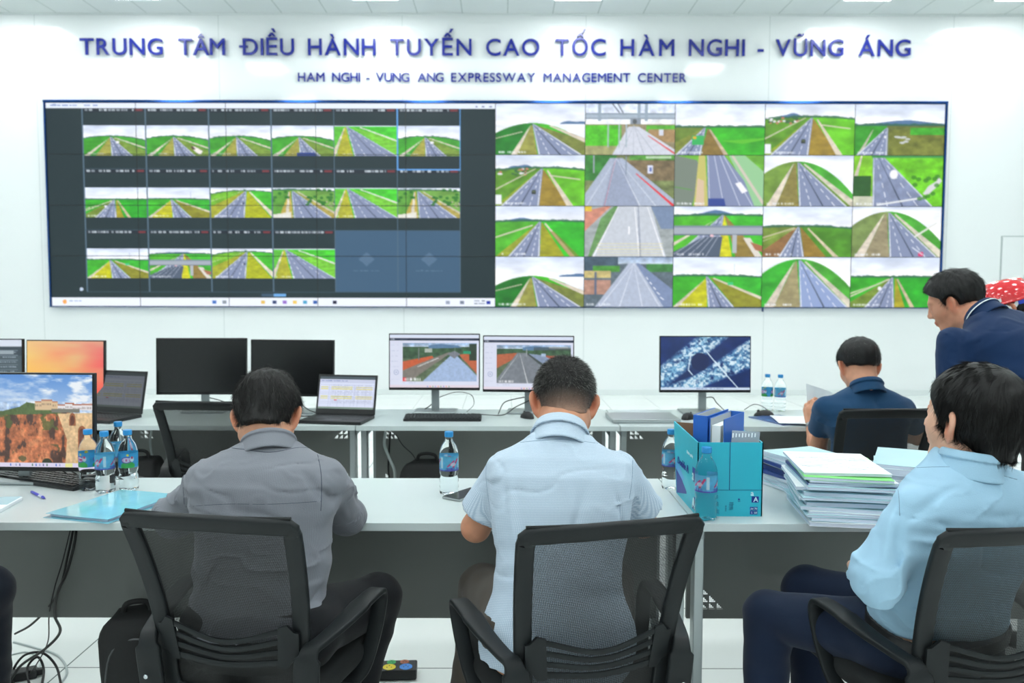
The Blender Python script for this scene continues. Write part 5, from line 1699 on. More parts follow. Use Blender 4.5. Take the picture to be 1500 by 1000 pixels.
def grow(name, fn, lo, hi, h, m, parent=None, origin=None, smooth=180, lap=1, color=None):
    lo = np.array(lo, np.float32); hi = np.array(hi, np.float32)
    B = 4; n = np.ceil((hi - lo) / (h * B)).astype(int) + 1
    cc = [lo[k] + (np.arange(n[k]) + .5) * h * B for k in range(3)]
    G = np.stack(np.meshgrid(*cc, indexing='ij'), -1).reshape(-1, 3).astype(np.float32)
    dc = fn(G).reshape(n)
    act = np.abs(dc) < h * B * 2.0
    full = np.repeat(np.repeat(np.repeat(np.where(dc < 0, -1.0, 1.0).astype(np.float32) * h * 3, B, 0), B, 1), B, 2)
    idx = np.argwhere(act)
    off = np.stack(np.meshgrid(*[np.arange(B)] * 3, indexing='ij'), -1).reshape(-1, 3)
    ii = (idx[:, None, :] * B + off[None]).reshape(-1, 3)
    for s in range(0, len(ii), 400000):
        q = ii[s:s + 400000]; P = lo + (q + .5).astype(np.float32) * h
        full[q[:, 0], q[:, 1], q[:, 2]] = np.clip(fn(P.astype(np.float32)), -3 * h, 3 * h)
    g = openvdb.FloatGrid(); g.background = 3 * h
    g.copyFromArray(full, tolerance=0.0)
    pts, quads = g.convertToQuads(isovalue=0.0)
    pts = lo + (np.asarray(pts, np.float32) + .5) * h
    quads = np.asarray(quads, np.int32)[:, ::-1]
    for _ in range(lap):     # light smoothing
        acc = np.zeros_like(pts); cnt = np.zeros(len(pts), np.float32)
        for a, b in ((0, 1), (1, 2), (2, 3), (3, 0)):
            np.add.at(acc, quads[:, a], pts[quads[:, b]]); np.add.at(acc, quads[:, b], pts[quads[:, a]])
            np.add.at(cnt, quads[:, a], 1); np.add.at(cnt, quads[:, b], 1)
        pts = pts * .5 + acc / np.maximum(cnt, 1)[:, None] * .5
    return make_mesh(name, pts, quads, m, parent, origin, color)


def make_mesh(name, pts, faces, m, parent=None, origin=None, color=None):
    W_ = pts.astype(np.float64)
    if origin is not None: pts = pts - np.asarray(origin, np.float32)
    me = bpy.data.meshes.new(name); k = faces.shape[1]
    me.vertices.add(len(pts)); me.vertices.foreach_set('co', np.ascontiguousarray(pts, np.float32).ravel())
    me.loops.add(faces.size); me.loops.foreach_set('vertex_index', np.ascontiguousarray(faces, np.int32).ravel())
    me.polygons.add(len(faces)); me.polygons.foreach_set('loop_start', np.arange(0, faces.size, k, dtype=np.int32))
    me.update(calc_edges=True)
    me.polygons.foreach_set('use_smooth', [True] * len(me.polygons))
    if color is not None:
        c = color(W_) if callable(color) else color
        c = np.concatenate([lin(c / 255.0), np.ones((len(c), 1))], 1)
        me.color_attributes.new('Col', 'FLOAT_COLOR', 'POINT').data.foreach_set('color', c.astype(np.float32).ravel())
    me.materials.append(m)
    o = bpy.data.objects.new(name, me); COL.objects.link(o)
    if parent is not None: o.parent = parent
    o['_v'] = 0; del o['_v']
    return o


def rotm(yaw, pitch, roll):
    return np.array(Matrix.Rotation(yaw, 3, 'Z') @ Matrix.Rotation(pitch, 3, 'X') @ Matrix.Rotation(roll, 3, 'Y'), dtype=np.float32)


def head_sdf(Pw, C, R, s=1.0, face=1.0):
    P = ((Pw - C) @ R) / s
    A = P.copy(); A[:, 0] = np.abs(A[:, 0])          # mirror
    d = ell(P, (0, -.012, .028), (.0755, .097, .088))
    d = smin(d, ell(P, (0, .028, -.030), (.060, .062, .080)), .03)
    d = smin(d, ell(A, (.036, .048, -.020), (.030, .030, .032)), .025)
    d = smin(d, seg(P, (0, .064, -.094), (0, .058, -.098), .020, .018), .03)
    d = smin(d, seg(A, (.052, -.004, -.060), (.022, .058, -.094), .018, .016), .025)
    d = smin(d, seg(A, (.004, .083, .032), (.040, .072, .034), .008, .008), .015)
    d = smax(d, -(ell(A, (.031, .100, .012), (.017, .014, .011))), .012)
    d = smin(d, ell(A, (.031, .076, .011), (.014, .012, .010)), .006)
    d = smin(d, seg(P, (0, .086, .022), (0, .103, -.020), .006, .011), .010)
    d = smin(d, ell(A, (.012, .098, -.025), (.008, .010, .007)), .006)
    d = smin(d, ell(P, (0, .088, -.052), (.024, .010, .006)), .006)
    d = smin(d, ell(P, (0, .086, -.063), (.020, .010, .007)), .006)
    d = smax(d, -ell(P, (0, .099, -.0575), (.022, .006, .002)), .003)
    # ears
    Q = (A - V(.0815, -.006, -.008)) / 1.16; ca, sa = math.cos(.75), math.sin(.75)
    E = np.stack([Q[:, 0] * ca + Q[:, 1] * sa, -Q[:, 0] * sa + Q[:, 1] * ca, Q[:, 2]], 1)
    ct, st = math.cos(-.18), math.sin(-.18)
    E = np.stack([E[:, 0], E[:, 1] * ct - E[:, 2] * st, E[:, 1] * st + E[:, 2] * ct], 1)
    e = smin(ell(E, (.004, 0, .008), (.0075, .0185, .026)), ell(E, (.002, .004, -.020), (.0065, .011, .014)), .012)
    e = smax(e, -ell(E, (.011, .001, .004), (.0055, .0105, .017)), .004)
    d = smin(d, e * 1.16, .008)
    return d * s


def hair_sdf(Pw, C, R, s, th, style):
    P = ((Pw - C) @ R) / s
    A = P.copy(); A[:, 0] = np.abs(A[:, 0])
    tt = th * (1 + .7 * np.clip(P[:, 2] * 12, -1, .6))
    d = ell(P, (0, -.013, .030), (.0765, .0985, .0895)) - tt
    d = smin(d, seg(P, (0, -.040, -.020), (0, -.046, style.get('nape', -.07)), .058 + th * .5, .050 + th * .3), .02)
    d = d + noise3(P, (60, 60, 14), 3, 2) * style.get('rough', .006)
    x, y, z = A[:, 0], P[:, 1], P[:, 2]
    # front hair line and fringe, temple, side burns, nape
    fr = style.get('front', .060)
    line = np.where(z > .045, (y - (fr + .55 * (z - .045))), 0)
    lim = np.interp(z, [-.12, -.055, -.045, -.01, .015, .035, .06, .085, .14], [-.05, -.045, -.030, .022, .030, .034, .058 + (fr - .06), .078 + (fr - .06), .10])
    if style.get('long'): lim = np.interp(z, [-.12, -.05, -.03, 0, .03, .05, .085, .14], [-.04, -.03, .012, .035, .05, .066, .085, .11])
    d = smax(d, (y - lim.astype(np.float32)) * .9, .008)
    nape = style.get('nape', -.07)
    low = nape + np.clip((x - .03), 0, 1) * .5
    d = smax(d, (low - z), .006)
    e = ell(A, (.092, -.002, -.010), (.028, .034, .044)) if not style.get('over') else ell(A, (.092, .004, -.018), (.022, .020, .026))
    d = smax(d, -e, .006)
    return d * s


def hand_pts(w_, f, n, side, curl, s=1.0):
    """wrist w_, forward f, back-of-hand normal n; side +1 = thumb towards +x of (f x n)"""
    f = np.asarray(f, float); f /= np.linalg.norm(f); n = np.asarray(n, float); n -= f * (n @ f); n /= np.linalg.norm(n); x = np.cross(f, n) * side
    T = lambda a: np.asarray(w_, float) + (x * a[0] + f * a[1] + n * a[2]) * s
    caps = [(T((.018, .01, 0)), T((.026, .078, 0)), .017, .015), (T((0, .005, 0)), T((0, .082, .002)), .019, .016), (T((-.016, .01, 0)), T((-.026, .074, 0)), .016, .013)]
    out = [(caps, .012)]
    for bx, by, L in ((.030, .086, .074), (.010, .092, .082), (-.011, .089, .076), (-.030, .080, .060)):
        ch_ = []; p = np.array((bx, by, 0.0)); an = .15
        for k, (q, r0, r1) in enumerate(((.45, .0092, .0085), (.31, .0083, .0076), (.24, .0074, .0062))):
            an += curl * (.5 if k == 0 else 1.0)
            dr = np.array((bx * .8 * (1 if k == 0 else .3) if False else bx * .6, math.cos(an), -math.sin(an))); dr /= np.linalg.norm(dr)
            q2 = p + dr * L * q; ch_.append((T(p), T(q2), r0 * s, r1 * s)); p = q2
        out.append((ch_, .003))
    th = []; p = np.array((.026, .022, -.006)); 
    for k, (dr, L, r0, r1) in enumerate((((.72, .62, -.25), .036, .0125, .0100), ((.42, .85, -.30), .030, .0098, .0088), ((.15, .95, -.28), .024, .0086, .0068))):
        dr = np.array(dr) / np.linalg.norm(dr); q2 = p + dr * L; th.append((T(p), T(q2), r0 * s, r1 * s)); p = q2
    out.append((th, .005))
    return out


def hand_sdf(P, H, d):
    for caps, k in H:
        c = None
        for a, b, ra, rb in caps:
            e = seg(P, a, b, ra, rb); c = e if c is None else smin(c, e, .006 if k < .01 else .010)
        d = smin(d, c, .006)
    return d


def torso_sdf(P, B, st, infl=0.0):
    """B: dict base, top, right; st rows (t, half width, half depth, forward shift)"""
    b, u, r, f, L = B
    Q = P - b; w_ = Q @ u; t = w_ / L; x = Q @ r; y = Q @ f
    T = [s_[0] for s_ in st]
    a = np.interp(t, T, [s_[1] for s_ in st]).astype(np.float32) + infl; c = np.interp(t, T, [s_[2] for s_ in st]).astype(np.float32) + infl
    cv = np.interp(t, T, [s_[3] for s_ in st]).astype(np.float32)
    y = y - cv; n = 2.35
    rho = ((np.abs(x) / a) ** n + (np.abs(y) / c) ** n + 1e-9) ** (1 / n)
    ln = np.sqrt(x * x + y * y)
    d = np.where(rho > 1, ln * (1 - 1 / np.maximum(rho, 1e-4)), (rho - 1) * np.minimum(a, c))
    return smax(d, np.maximum(-w_ + T[0] * L, w_ - T[-1] * L), .03)


def frame(base, top, right):
    base = V(*base); top = V(*top); u = top - base; L = float(np.linalg.norm(u)); u = u / L
    r = V(*right); r = r - u * (r @ u); r /= np.linalg.norm(r); f = np.cross(u, r).astype(np.float32)
    return base, u, r, f, L


def folds(P, F):
    """F rows: (a, b, width, height) raised or sunken creases along a segment"""
    d = 0
    for a, b, wd, hh in F:
        a = np.asarray(a, np.float32); b = np.asarray(b, np.float32); ab = b - a
        t = np.clip(((P - a) @ ab) / float(ab @ ab), 0, 1); q = P - a - t[:, None] * ab; r2 = (q * q).sum(1)
        d = d + hh * np.exp(-r2 / (wd * wd)) * (np.sin(np.pi * np.clip(t, .0, 1)) * .8 + .2)
    return d


M_skin = attr_mat('skin', 0.5, spec=0.35, bump=(900, 0.0002))
_b = M_skin.node_tree.nodes['Principled BSDF']
_b.inputs['Subsurface Weight'].default_value = .18; _b.inputs['Subsurface Radius'].default_value = (.010, .004, .002); _b.inputs['Subsurface Scale'].default_value = 1.0
M_hair = attr_mat('hair', 0.5, spec=0.3)
STD = [(-.12, .13, .10, .0), (0, .172, .118, 0), (.2, .162, .112, 0), (.42, .162, .108, -.010), (.62, .182, .112, -.020), (.76, .192, .106, -.018), (.85, .178, .090, -.010), (.92, .135, .074, 0), (.97, .09, .062, .004), (1.02, .062, .056, .008)]


def hair_strands(pts, faces, C, R, s, n, length, cn, whorl, cols, seed, thick=.0005, cond=None, gravity=.25, jit=.16):
    rg = np.random.default_rng(seed)
    tri = pts[faces]; c0 = tri.mean(1)
    n1 = np.cross(tri[:, 2] - tri[:, 0], tri[:, 3] - tri[:, 1]); ar = np.linalg.norm(n1, axis=1) + 1e-12; n1 = n1 / ar[:, None]
    cen = C + (R @ np.array((0, -.01, .01)) * s)
    flip = np.sign(((c0 - cen) * n1).sum(1)); n1 = n1 * flip[:, None]
    pick = rg.choice(len(faces), n, p=ar / ar.sum())
    uv = rg.random((n, 2)); q = tri[pick]
    p = q[:, 0] * ((1 - uv[:, :1]) * (1 - uv[:, 1:])) + q[:, 1] * (uv[:, :1] * (1 - uv[:, 1:])) + q[:, 2] * (uv[:, :1] * uv[:, 1:]) + q[:, 3] * ((1 - uv[:, :1]) * uv[:, 1:])
    N_ = n1[pick]
    L = ((p - C) @ R) / s
    keep = (L[:, 1] < .030) | (L[:, 2] > .075)
    p, N_, L = p[keep], N_[keep], L[keep]; n = len(p)
    W_ = C + R @ np.array(whorl) * s
    tg = p - W_; sw = np.cross(N_, tg) * .35; tg = tg + sw
    tg = tg - N_ * (tg * N_).sum(1)[:, None]; tg /= np.linalg.norm(tg, axis=1)[:, None] + 1e-9
    g = np.array((0, 0, -1.0)); 
    dr = tg * (1 - cn) + N_ * cn + rg.normal(0, jit, (n, 3)); dr /= np.linalg.norm(dr, axis=1)[:, None]
    Ln = (length(L) if callable(length) else length) * rg.uniform(.6, 1.25, n) * np.where(L[:, 1] > .035, .55, 1.0) * np.where(L[:, 2] < -.055, .5, 1.0)
    K = 4; ring = []
    x = p - N_ * .002
    side = np.cross(dr, N_); side /= np.linalg.norm(side, axis=1)[:, None] + 1e-9
    for k in range(K):
        wd = thick * (1 - k / (K - .4))
        a = x + side * wd; b = x - side * wd * .5 + N_ * wd; c = x - side * wd * .5 - N_ * wd
        ring.append(np.stack([a, b, c], 1))
        dr = dr + g * gravity * .3 + tg * .12 - N_ * min(.10, .03 + .2 * cn); dr /= np.linalg.norm(dr, axis=1)[:, None]
        x = x + dr * (Ln / (K - 1))[:, None]
    vs = np.stack(ring, 1).reshape(-1, 3)
    base = (np.arange(n) * K * 3)[:, None, None, None]; kk = (np.arange(K - 1) * 3)[None, :, None, None]
    f = np.array([[0, 1, 4, 3], [1, 2, 5, 4], [2, 0, 3, 5]])[None, None]
    F = (base + kk + f).reshape(-1, 4)
    cc = cols(rg, n, L)
    return vs, F, np.repeat(cc, K * 3, axis=0)


def make_hair(parent, org, C, R, s, th, style, n, length, cn, col0, cols, seed, h=.003, whorl=(.008, -.055, .098), cond=None, gravity=.25, thick=.0005, jit=.16):
    fn = lambda P: hair_sdf(P, C, R, s, th, style)
    Cc = C; e = .17
    o = grow('hair', fn, Cc - e, Cc + e, h, M_hair, None, None, lap=1)
    me = o.data
    p = np.zeros(len(me.vertices) * 3, np.float32); me.vertices.foreach_get('co', p); p = p.reshape(-1, 3).astype(float)
    f = np.zeros(len(me.loops), np.int32); me.loops.foreach_get('vertex_index', f); f = f.reshape(-1, 4)
    bpy.data.objects.remove(o); bpy.data.meshes.remove(me)
    L = ((p - C) @ R) / s
    vs, F, cc = hair_strands(p, f, C, R.astype(float), s, n, length, cn, whorl, cols, seed, thick, cond, gravity, jit)
    P = np.concatenate([p, vs]); FF = np.concatenate([f, F + len(p)]); CC = np.concatenate([col0(L), cc])
    return make_mesh('hair', P, FF, M_hair, parent, org, CC)


def black_cols(base=(16, 15, 15), var=10, grey=0.0, gcol=(120, 120, 118)):
    def f(rg, n, L):
        c = np.array(base) + rg.random((n, 1)) * var + np.zeros((n, 3))
        g = rg.random(n) < (grey(L) if callable(grey) else grey)
        c[g] = np.array(gcol) * (.7 + .5 * rg.random((g.sum(), 1)))
        return c
    return f


def drape(target, pts, r, m, parent, name, origin, direction=(0, 1, 0)):
    """a fine stitched line laid on a garment: pts are points in front of it, cast along direction"""
    from mathutils.bvhtree import BVHTree
    me = target.data; co = [v.co.copy() for v in me.vertices]; pl = [tuple(p.vertices) for p in me.polygons]
    T = BVHTree.FromPolygons(co, pl); o = Vector([float(v) for v in origin]); out = []
    for p in spline([(a[0], a[1], 0) for a in pts], 10):
        hit = T.ray_cast(Vector((0, 0, CAM_H)) - o, Vector([float(v) for v in ray(p[0], p[1])]).normalized())
        if hit[0] is not None: out.append(hit[0] + hit[1].normalized() * r * .3)
    if len(out) > 2: return obj(name, MB().tube(out, r, 6), m, parent, 60)


def skin_col(base, C, R, s, lips=(176, 96, 84), beard=0.0, ear=(214, 120, 92)):
    base = np.array(base, float)

    def f(P):
        L = ((P - C) @ R) / s
        c = np.tile(base, (len(P), 1))
        n = noise3(P.astype(np.float32), (60, 60, 60), 5, 2)[:, None]
        c = c * (1 + n * .10)
        eard = np.exp(-(((np.abs(L[:, 0]) - .086) / .012) ** 2 + (L[:, 1] / .03) ** 2 + (L[:, 2] / .04) ** 2))[:, None]
        c = c * (1 - eard * .7) + np.array(ear) * eard * .7
        lp = np.exp(-((L[:, 0] / .024) ** 2 + ((L[:, 1] - .095) / .014) ** 2 + ((L[:, 2] + .057) / .009) ** 2))[:, None]
        c = c * (1 - lp) + np.array(lips) * lp
        return np.clip(c, 0, 255)
    return f


def shirt_fn(S, st, B, inf=.010, wr=None, fold=(), sleeves='short', hem=None):
    """S joints dict -> signed distance function of the shirt"""
    u0 = B[1]
    def fn(P):
        d = torso_sdf(P, B, st, inf)
        for k in ('L', 'R'):
            sh, el, wr_ = S['sh' + k], S['el' + k], S['wr' + k]
            pass
            if sleeves == 'short':
                e = sh + (el - sh) * S.get('slv', .78); a = seg(P, sh, e, .050, S.get('slr', .068))
                ax = (el - sh) / np.linalg.norm(el - sh)
                a = smax(a, (P - e) @ ax.astype(np.float32), .006)
                d = smin(d, a, .040)
            else:
                d = smin(d, seg(P, sh, el, .050, .054), .040)
                d = smin(d, seg(P, el, wr_, .054, .038), .03)
        if S.get('skirt'):
            hl, hr = S['hipL'], S['hipR']
            d = smin(d, seg(P, hl * .85 + hr * .15 + V(0, 0, -.02), hr * .85 + hl * .15 + V(0, 0, -.02), .130, .130), .04)
            d = smin(d, seg(P, S['base'] + V(0, .01, 0), S['base'] + u0 * .12, S.get('sk', .150), S.get('sk', .150) - .012), .05)
        if hem is not None:
            d = smax(d, hem[0] - P[:, 2] + hem[1] * (P[:, 0] - B[0][0]), .008)
        b_, u, r, f, L = B
        # neck opening
        Q = P - S['neck']; 
        nk = seg(P, S['neck'] - u * .02, S['head'] * .6 + S['neck'] * .4 + 0 * u, S.get('nr', .058) - .004, S.get('nr', .058))
        d = smax(d, -nk, .006)
        if wr: d = d + wr(P)
        if len(fold): d = d - folds(P, fold)
        return d
    return fn


def collar_fn(S, up, ht=.040, r=.064, th=.004, tilt=(0, -.012, 0), pts=.03):
    c0 = S['neck'].copy(); hd = S['head']; ax = (hd - c0); ax = ax / np.linalg.norm(ax)
    ax = (ax * .6 + up * .4); ax /= np.linalg.norm(ax); ax = ax.astype(np.float32)

    def fn(P):
        Q = P - (c0 + np.asarray(tilt, np.float32)); w_ = Q @ ax; q = Q - w_[:, None] * ax; rad = np.sqrt((q * q).sum(1))
        R0 = r - w_ * .22
        d = np.abs(rad - R0) - th
        d = smax(d, w_ - ht, .006); d = smax(d, -w_ - .045, .006)
        fold = np.abs(rad - (R0 + .005 + np.clip(ht - w_, 0, 1) * .16)) - th * .8
        fold = smax(fold, w_ - ht - .001, .005); fold = smax(fold, -w_ + ht * .10, .004)
        return smin(d, fold, .004)
    return fn


def surf(px, fn):
    """point of a garment seen at a pixel"""
    r = ray(*px); r = r / np.linalg.norm(r); t = 1.2
    for _ in range(70):
        p = np.array((0, 0, CAM_H)) + r * t
        d = float(fn(p[None].astype(np.float32))[0])
        if d < .0008: return p
        t += d * .6
        if t > 6: return None
    return p


def build_person(key, label, S, st, org_xy, cloth, hairspec, skinb, opt):
    """S: joints. cloth: dict(shirt, trousers, shoe, belt). Returns the person object"""
    for k in list(S):
        if isinstance(S[k], (tuple, list, np.ndarray)): S[k] = V(*S[k])
    B = frame(S['base'], S['neck'], S['right']); u, r, f = B[1], B[2], B[3]
    org = np.array((org_xy[0], org_xy[1], 0.0))
    C = S['head']; R = rotm(*S['hrot']); hs = S.get('hs', 1.0)
    h = opt.get('h', .0045)
    hands = [hand_pts(S['wr' + k], S['hf' + k], S['hn' + k], (1 if k == 'L' else -1), S.get('curl', .35)) for k in ('L', 'R')]
    inner = [(a, b - .022, c - .022, e) for a, b, c, e in st]

    def body(P):
        d = head_sdf(P, C, R, hs)
        nb = C + R @ V(0, -.022, -.050) * hs
        d = smin(d, seg(P, nb, S['neck'] - u * .02, S.get('nr', .058) * .98, S.get('nr', .058) + .002), .028)
        d = smin(d, torso_sdf(P, B, inner), .02)
        for k in ('L', 'R'):
            d = smin(d, seg(P, S['sh' + k], S['el' + k], .034, .041), .02)
            m_ = S['el' + k] * .7 + S['wr' + k] * .3
            d = smin(d, seg(P, S['el' + k], m_, .041, .041), .012)
            d = smin(d, seg(P, m_, S['wr' + k], .041, .026), .015)
            d = smin(d, seg(P, S['hip' + k], S['kn' + k], .078, .052), .02)
            d = smin(d, seg(P, S['kn' + k], S['an' + k], .050, .034), .02)
        for H in hands: d = hand_sdf(P, H, d)
        return d
    J = np.stack([S[k] for k in S if isinstance(S[k], np.ndarray) and S[k].shape == (3,) and k[:2] in ('sh', 'el', 'wr', 'hi', 'kn', 'an', 'he', 'ne', 'ba')])
    lo, hi = J.min(0) - .20, J.max(0) + .20; lo[2] = max(lo[2], .0)
    o = grow('person', body, lo, hi, h, M_skin, None, org, color=skin_col(skinb, C, R, hs))
    o.location = org; tag(o, label, 'person')
    # shirt
    ext = J[[i for i in range(len(J))]]
    sp = np.stack([S[k] for k in ('shL', 'shR', 'elL', 'elR', 'neck', 'base') + (('wrL', 'wrR') if cloth['sleeves'] == 'long' else ())])
    sfn = shirt_fn(S, st, B, .010, None, (), cloth['sleeves'], cloth.get('hem'))
    fl = []
    for a, b, wd, hh in cloth.get('fold', ()):
        pa, pb = surf(a, sfn), surf(b, sfn)
        if pa is not None and pb is not None: fl.append((pa, pb, wd * .85, hh * 1.7))
    sfn = shirt_fn(S, st, B, .010, cloth.get('wr'), fl, cloth['sleeves'], cloth.get('hem'))
    sh = grow('shirt', sfn, sp.min(0) - .16, sp.max(0) + .14, opt.get('hs', .005), cloth['shirt'], o, org, lap=2)
    cf = collar_fn(S, u, **cloth.get('collar', {}))
    grow('collar', cf, S['neck'] - .12, S['neck'] + .12, .0028 if h < .005 else .004, cloth.get('collar_mat', cloth['shirt']), o, org, lap=1)
    if cloth.get('stripe'):
        c0 = S['neck'] + np.asarray(cloth['collar'].get('tilt', (0, -.012, 0)), np.float32); ax = (C - S['neck']); ax = ax / np.linalg.norm(ax); ax = ax * .6 + u * .4; ax = (ax / np.linalg.norm(ax)).astype(np.float32)
        z0, z1 = cloth['stripe']

        def stf(P):
            w_ = (P - c0) @ ax
            return smax(cf(P) - .0016, np.abs(w_ - (z0 + z1) / 2) - (z1 - z0) / 2, .002)
        grow('collar_stripe', stf, S['neck'] - .12, S['neck'] + .12, .003, M_white, o, org, lap=1)
    # trousers
    hp = (S['hipL'] + S['hipR']) / 2

    def tro(P):
        d = smin(seg(P, S['hipL'], S['hipR'], .112, .112), seg(P, S['base'] + u * .0, S['base'] + u * .10, .13, .12), .05)
        Q = P - S['base']; d = smax(d, Q @ u - cloth.get('waist', .075), .006)
        for k in ('L', 'R'):
            d = smin(d, seg(P, S['hip' + k], S['kn' + k], .098, .070), .025)
            leg = smax(seg(P, S['kn' + k], S['an' + k], .070, .058), (S['an' + k][2] + .005) - P[:, 2], .006)
            d = smin(d, leg, .018)
        d = d + noise3(P, (7, 7, 16), 31, 2) * .018 - folds(P, cloth.get('tfold', ()))
        return d
    tp = np.stack([S[k] for k in ('hipL', 'hipR', 'knL', 'knR', 'anL', 'anR', 'base')])
    l2 = tp.min(0) - .16; l2[2] = max(l2[2], .02)
    grow('trousers', tro, l2, tp.max(0) + .18, opt.get('ht', .006), cloth['trousers'], o, org, lap=2)
    for k in ('L', 'R'):
        a = S['an' + k]; fd_ = S.get('toe' + k, f * V(1, 1, 0)); fd_ = fd_ / np.linalg.norm(fd_)
        a0 = V(a[0], a[1], .045); 

        def shoe(P, a0=a0, fd_=fd_):
            d = smin(seg(P, a0 - fd_ * .03, a0 + fd_ * .06, .042, .040), seg(P, a0 + fd_ * .06, a0 + fd_ * .17 - V(0, 0, .010), .040, .030), .03)
            return smax(d, .004 - P[:, 2], .004)
        grow('shoe', shoe, a0 - V(.24, .24, .045), a0 + V(.24, .24, .08), .006, M_shoe, o, org)
    if cloth.get('belt'):
        bc = S['base'] + u * (cloth.get('waist', .075) - .022)

        def belt(P):
            d = torso_sdf(P, B, st, .0155); w_ = (P - bc) @ u
            d = smax(np.abs(d) - .003, np.abs(w_) - .018, .003); return d
        grow('belt', belt, bc - .24, bc + .24, .0035, M_belt, o, org)
    if hairspec: make_hair(o, org, C, R, hs, *hairspec, gravity=cloth.get('hg', .25), jit=cloth.get('hj', .16))
    return o, sh, B, C, R, org


def cloth_mat(name, col, col2=None, pattern=None, rough=.85, bumps=((260, .0003),), sheen=.1):
    m = mat(name, col, rough, spec=.25, noise=(9, .05), sheen=sheen, bump=(420, .0005))
    nt = m.node_tree; b = nt.nodes['Principled BSDF']
    if pattern:
        tc = nt.nodes.new('ShaderNodeTexCoord'); sp = nt.nodes.new('ShaderNodeSeparateXYZ'); nt.links.new(tc.outputs['Object'], sp.inputs[0])
        # distance round the body, so that the weave keeps its pitch on the flanks
        ang = math_node(nt, 'MULTIPLY', math_node(nt, 'ARCTAN2', math_node(nt, 'DIVIDE', sp.outputs[0], .19), math_node(nt, 'DIVIDE', math_node(nt, 'SUBTRACT', .08, sp.outputs[1]), .16)), .19)
        if pattern == 'dots':
            p_ = .0044
            x = math_node(nt, 'MULTIPLY', ang, 2 * math.pi / p_); z = math_node(nt, 'MULTIPLY', math_node(nt, 'ADD', sp.outputs[2], math_node(nt, 'MULTIPLY', sp.outputs[1], .35)), 2 * math.pi / p_)
            a = math_node(nt, 'MULTIPLY', math_node(nt, 'COSINE', math_node(nt, 'MULTIPLY', math_node(nt, 'ADD', x, z), .5)), math_node(nt, 'COSINE', math_node(nt, 'MULTIPLY', math_node(nt, 'SUBTRACT', x, z), .5)))
            fac = math_node(nt, 'GREATER_THAN', a, .18)
        else:
            x = math_node(nt, 'MULTIPLY', ang, 2 * math.pi / .0030)
            fac = math_node(nt, 'GREATER_THAN', math_node(nt, 'SINE', x), .35)
        mx = nt.nodes.new('ShaderNodeMix'); mx.data_type = 'RGBA'
        src = b.inputs['Base Color'].links[0].from_socket
        nt.links.new(fac, mx.inputs['Factor']); nt.links.new(src, mx.inputs[6]); mx.inputs[7].default_value = col2
        nt.links.new(mx.outputs[2], b.inputs['Base Color'])
    return m


M_shoe = mat('black_leather', rgb(22, 20, 20), .35)
M_belt = mat('black_belt', rgb(20, 21, 24), .45)
M_gshirt = cloth_mat('grey_shirt_cloth', rgb(118, 121, 130), rgb(134, 137, 146), 'stripe')
M_dshirt = cloth_mat('dotted_shirt_cloth', rgb(168, 188, 208), rgb(206, 218, 230), 'dots')
M_bshirt = cloth_mat('light_blue_shirt_cloth', rgb(156, 193, 217))
M_teal = cloth_mat('teal_polo_cloth', rgb(28, 66, 100))
M_navyp = cloth_mat('navy_polo_cloth', rgb(17, 42, 78))
M_blackt = cloth_mat('black_trouser_cloth', rgb(22, 24, 28))
M_khaki = cloth_mat('brown_trouser_cloth', rgb(78, 72, 66))
M_navyt = cloth_mat('navy_trouser_cloth', rgb(24, 36, 58))
M_stitch = mat('stitching', rgb(72, 78, 92), .8)
M_stitchb = mat('pale_stitching', rgb(120, 146, 170), .8)
M_band = mat('collar_band', rgb(36, 46, 70), .7)


def wrk(seed, amp=.010, f1=(5, 5, 13), f2=(12, 12, 26)):
    def g(P):
        n1 = noise3(P, f1, seed, 2); n2 = noise3(P + n1[:, None] * .06, f2, seed + 4, 1); n3 = noise3(P + n1[:, None] * .10, (7, 7, 17), seed + 8, 1)
        ridge = np.exp(-(n2 / .045) ** 2) * np.clip(.15 - n1, 0, .3) * 3
        ridge2 = np.exp(-(n3 / .035) ** 2) * np.clip(.10 + n1, 0, .3) * 3
        return n1 * amp * 2.2 - ridge * amp * .55 + ridge2 * amp * .55
    return g

# ---- the man in the grey shirt -------------------------------------------------
A3 = lambda px, py, Y: at(px, py, Y)
nk = A3(394, 648, 2.24)
S1 = dict(base=(-.635, 2.15, .555), neck=nk, right=(1, -.03, 0), head=A3(391, 611, 2.31), hrot=(0.02, -.72, -.04), hs=.98, nr=.060,
          shL=nk + np.array((-.165, -.01, -.105)), shR=nk + np.array((.160, -.01, -.100)), elL=A3(256, 758, 2.40), elR=A3(508, 756, 2.44),
          wrL=(-.80, 2.60, .785), wrR=(-.56, 2.64, .785), hfL=(.7, .6, 0), hfR=(-.7, .6, 0), hnL=(0, 0, 1), hnR=(0, 0, 1), skirt=True, sk=.125,
          hipL=(-.73, 2.13, .555), hipR=(-.54, 2.13, .555), knL=(-.80, 2.48, .53), knR=(-.37, 2.42, .535), anL=(-.80, 2.34, .09), anR=(-.48, 2.36, .09))
st1 = [(-.12, .13, .10, 0), (0, .168, .118, 0), (.2, .160, .115, 0), (.42, .165, .112, -.012), (.62, .182, .116, -.026), (.76, .190, .110, -.028), (.86, .175, .095, -.02), (.93, .130, .078, -.008), (.98, .088, .064, 0), (1.03, .064, .058, .006)]
fo1 = [((270, 770), (470, 735), .010, .006), ((300, 800), (470, 772), .010, -.004), ((440, 830), (476, 815), .010, .006), ((446, 860), (476, 848), .010, .006),
       ((445, 690), (470, 730), .014, -.008), ((275, 735), (290, 690), .012, -.006), ((330, 650), (440, 668), .008, .003), ((480, 700), (510, 760), .010, .006), ((490, 690), (530, 740), .012, -.006)]
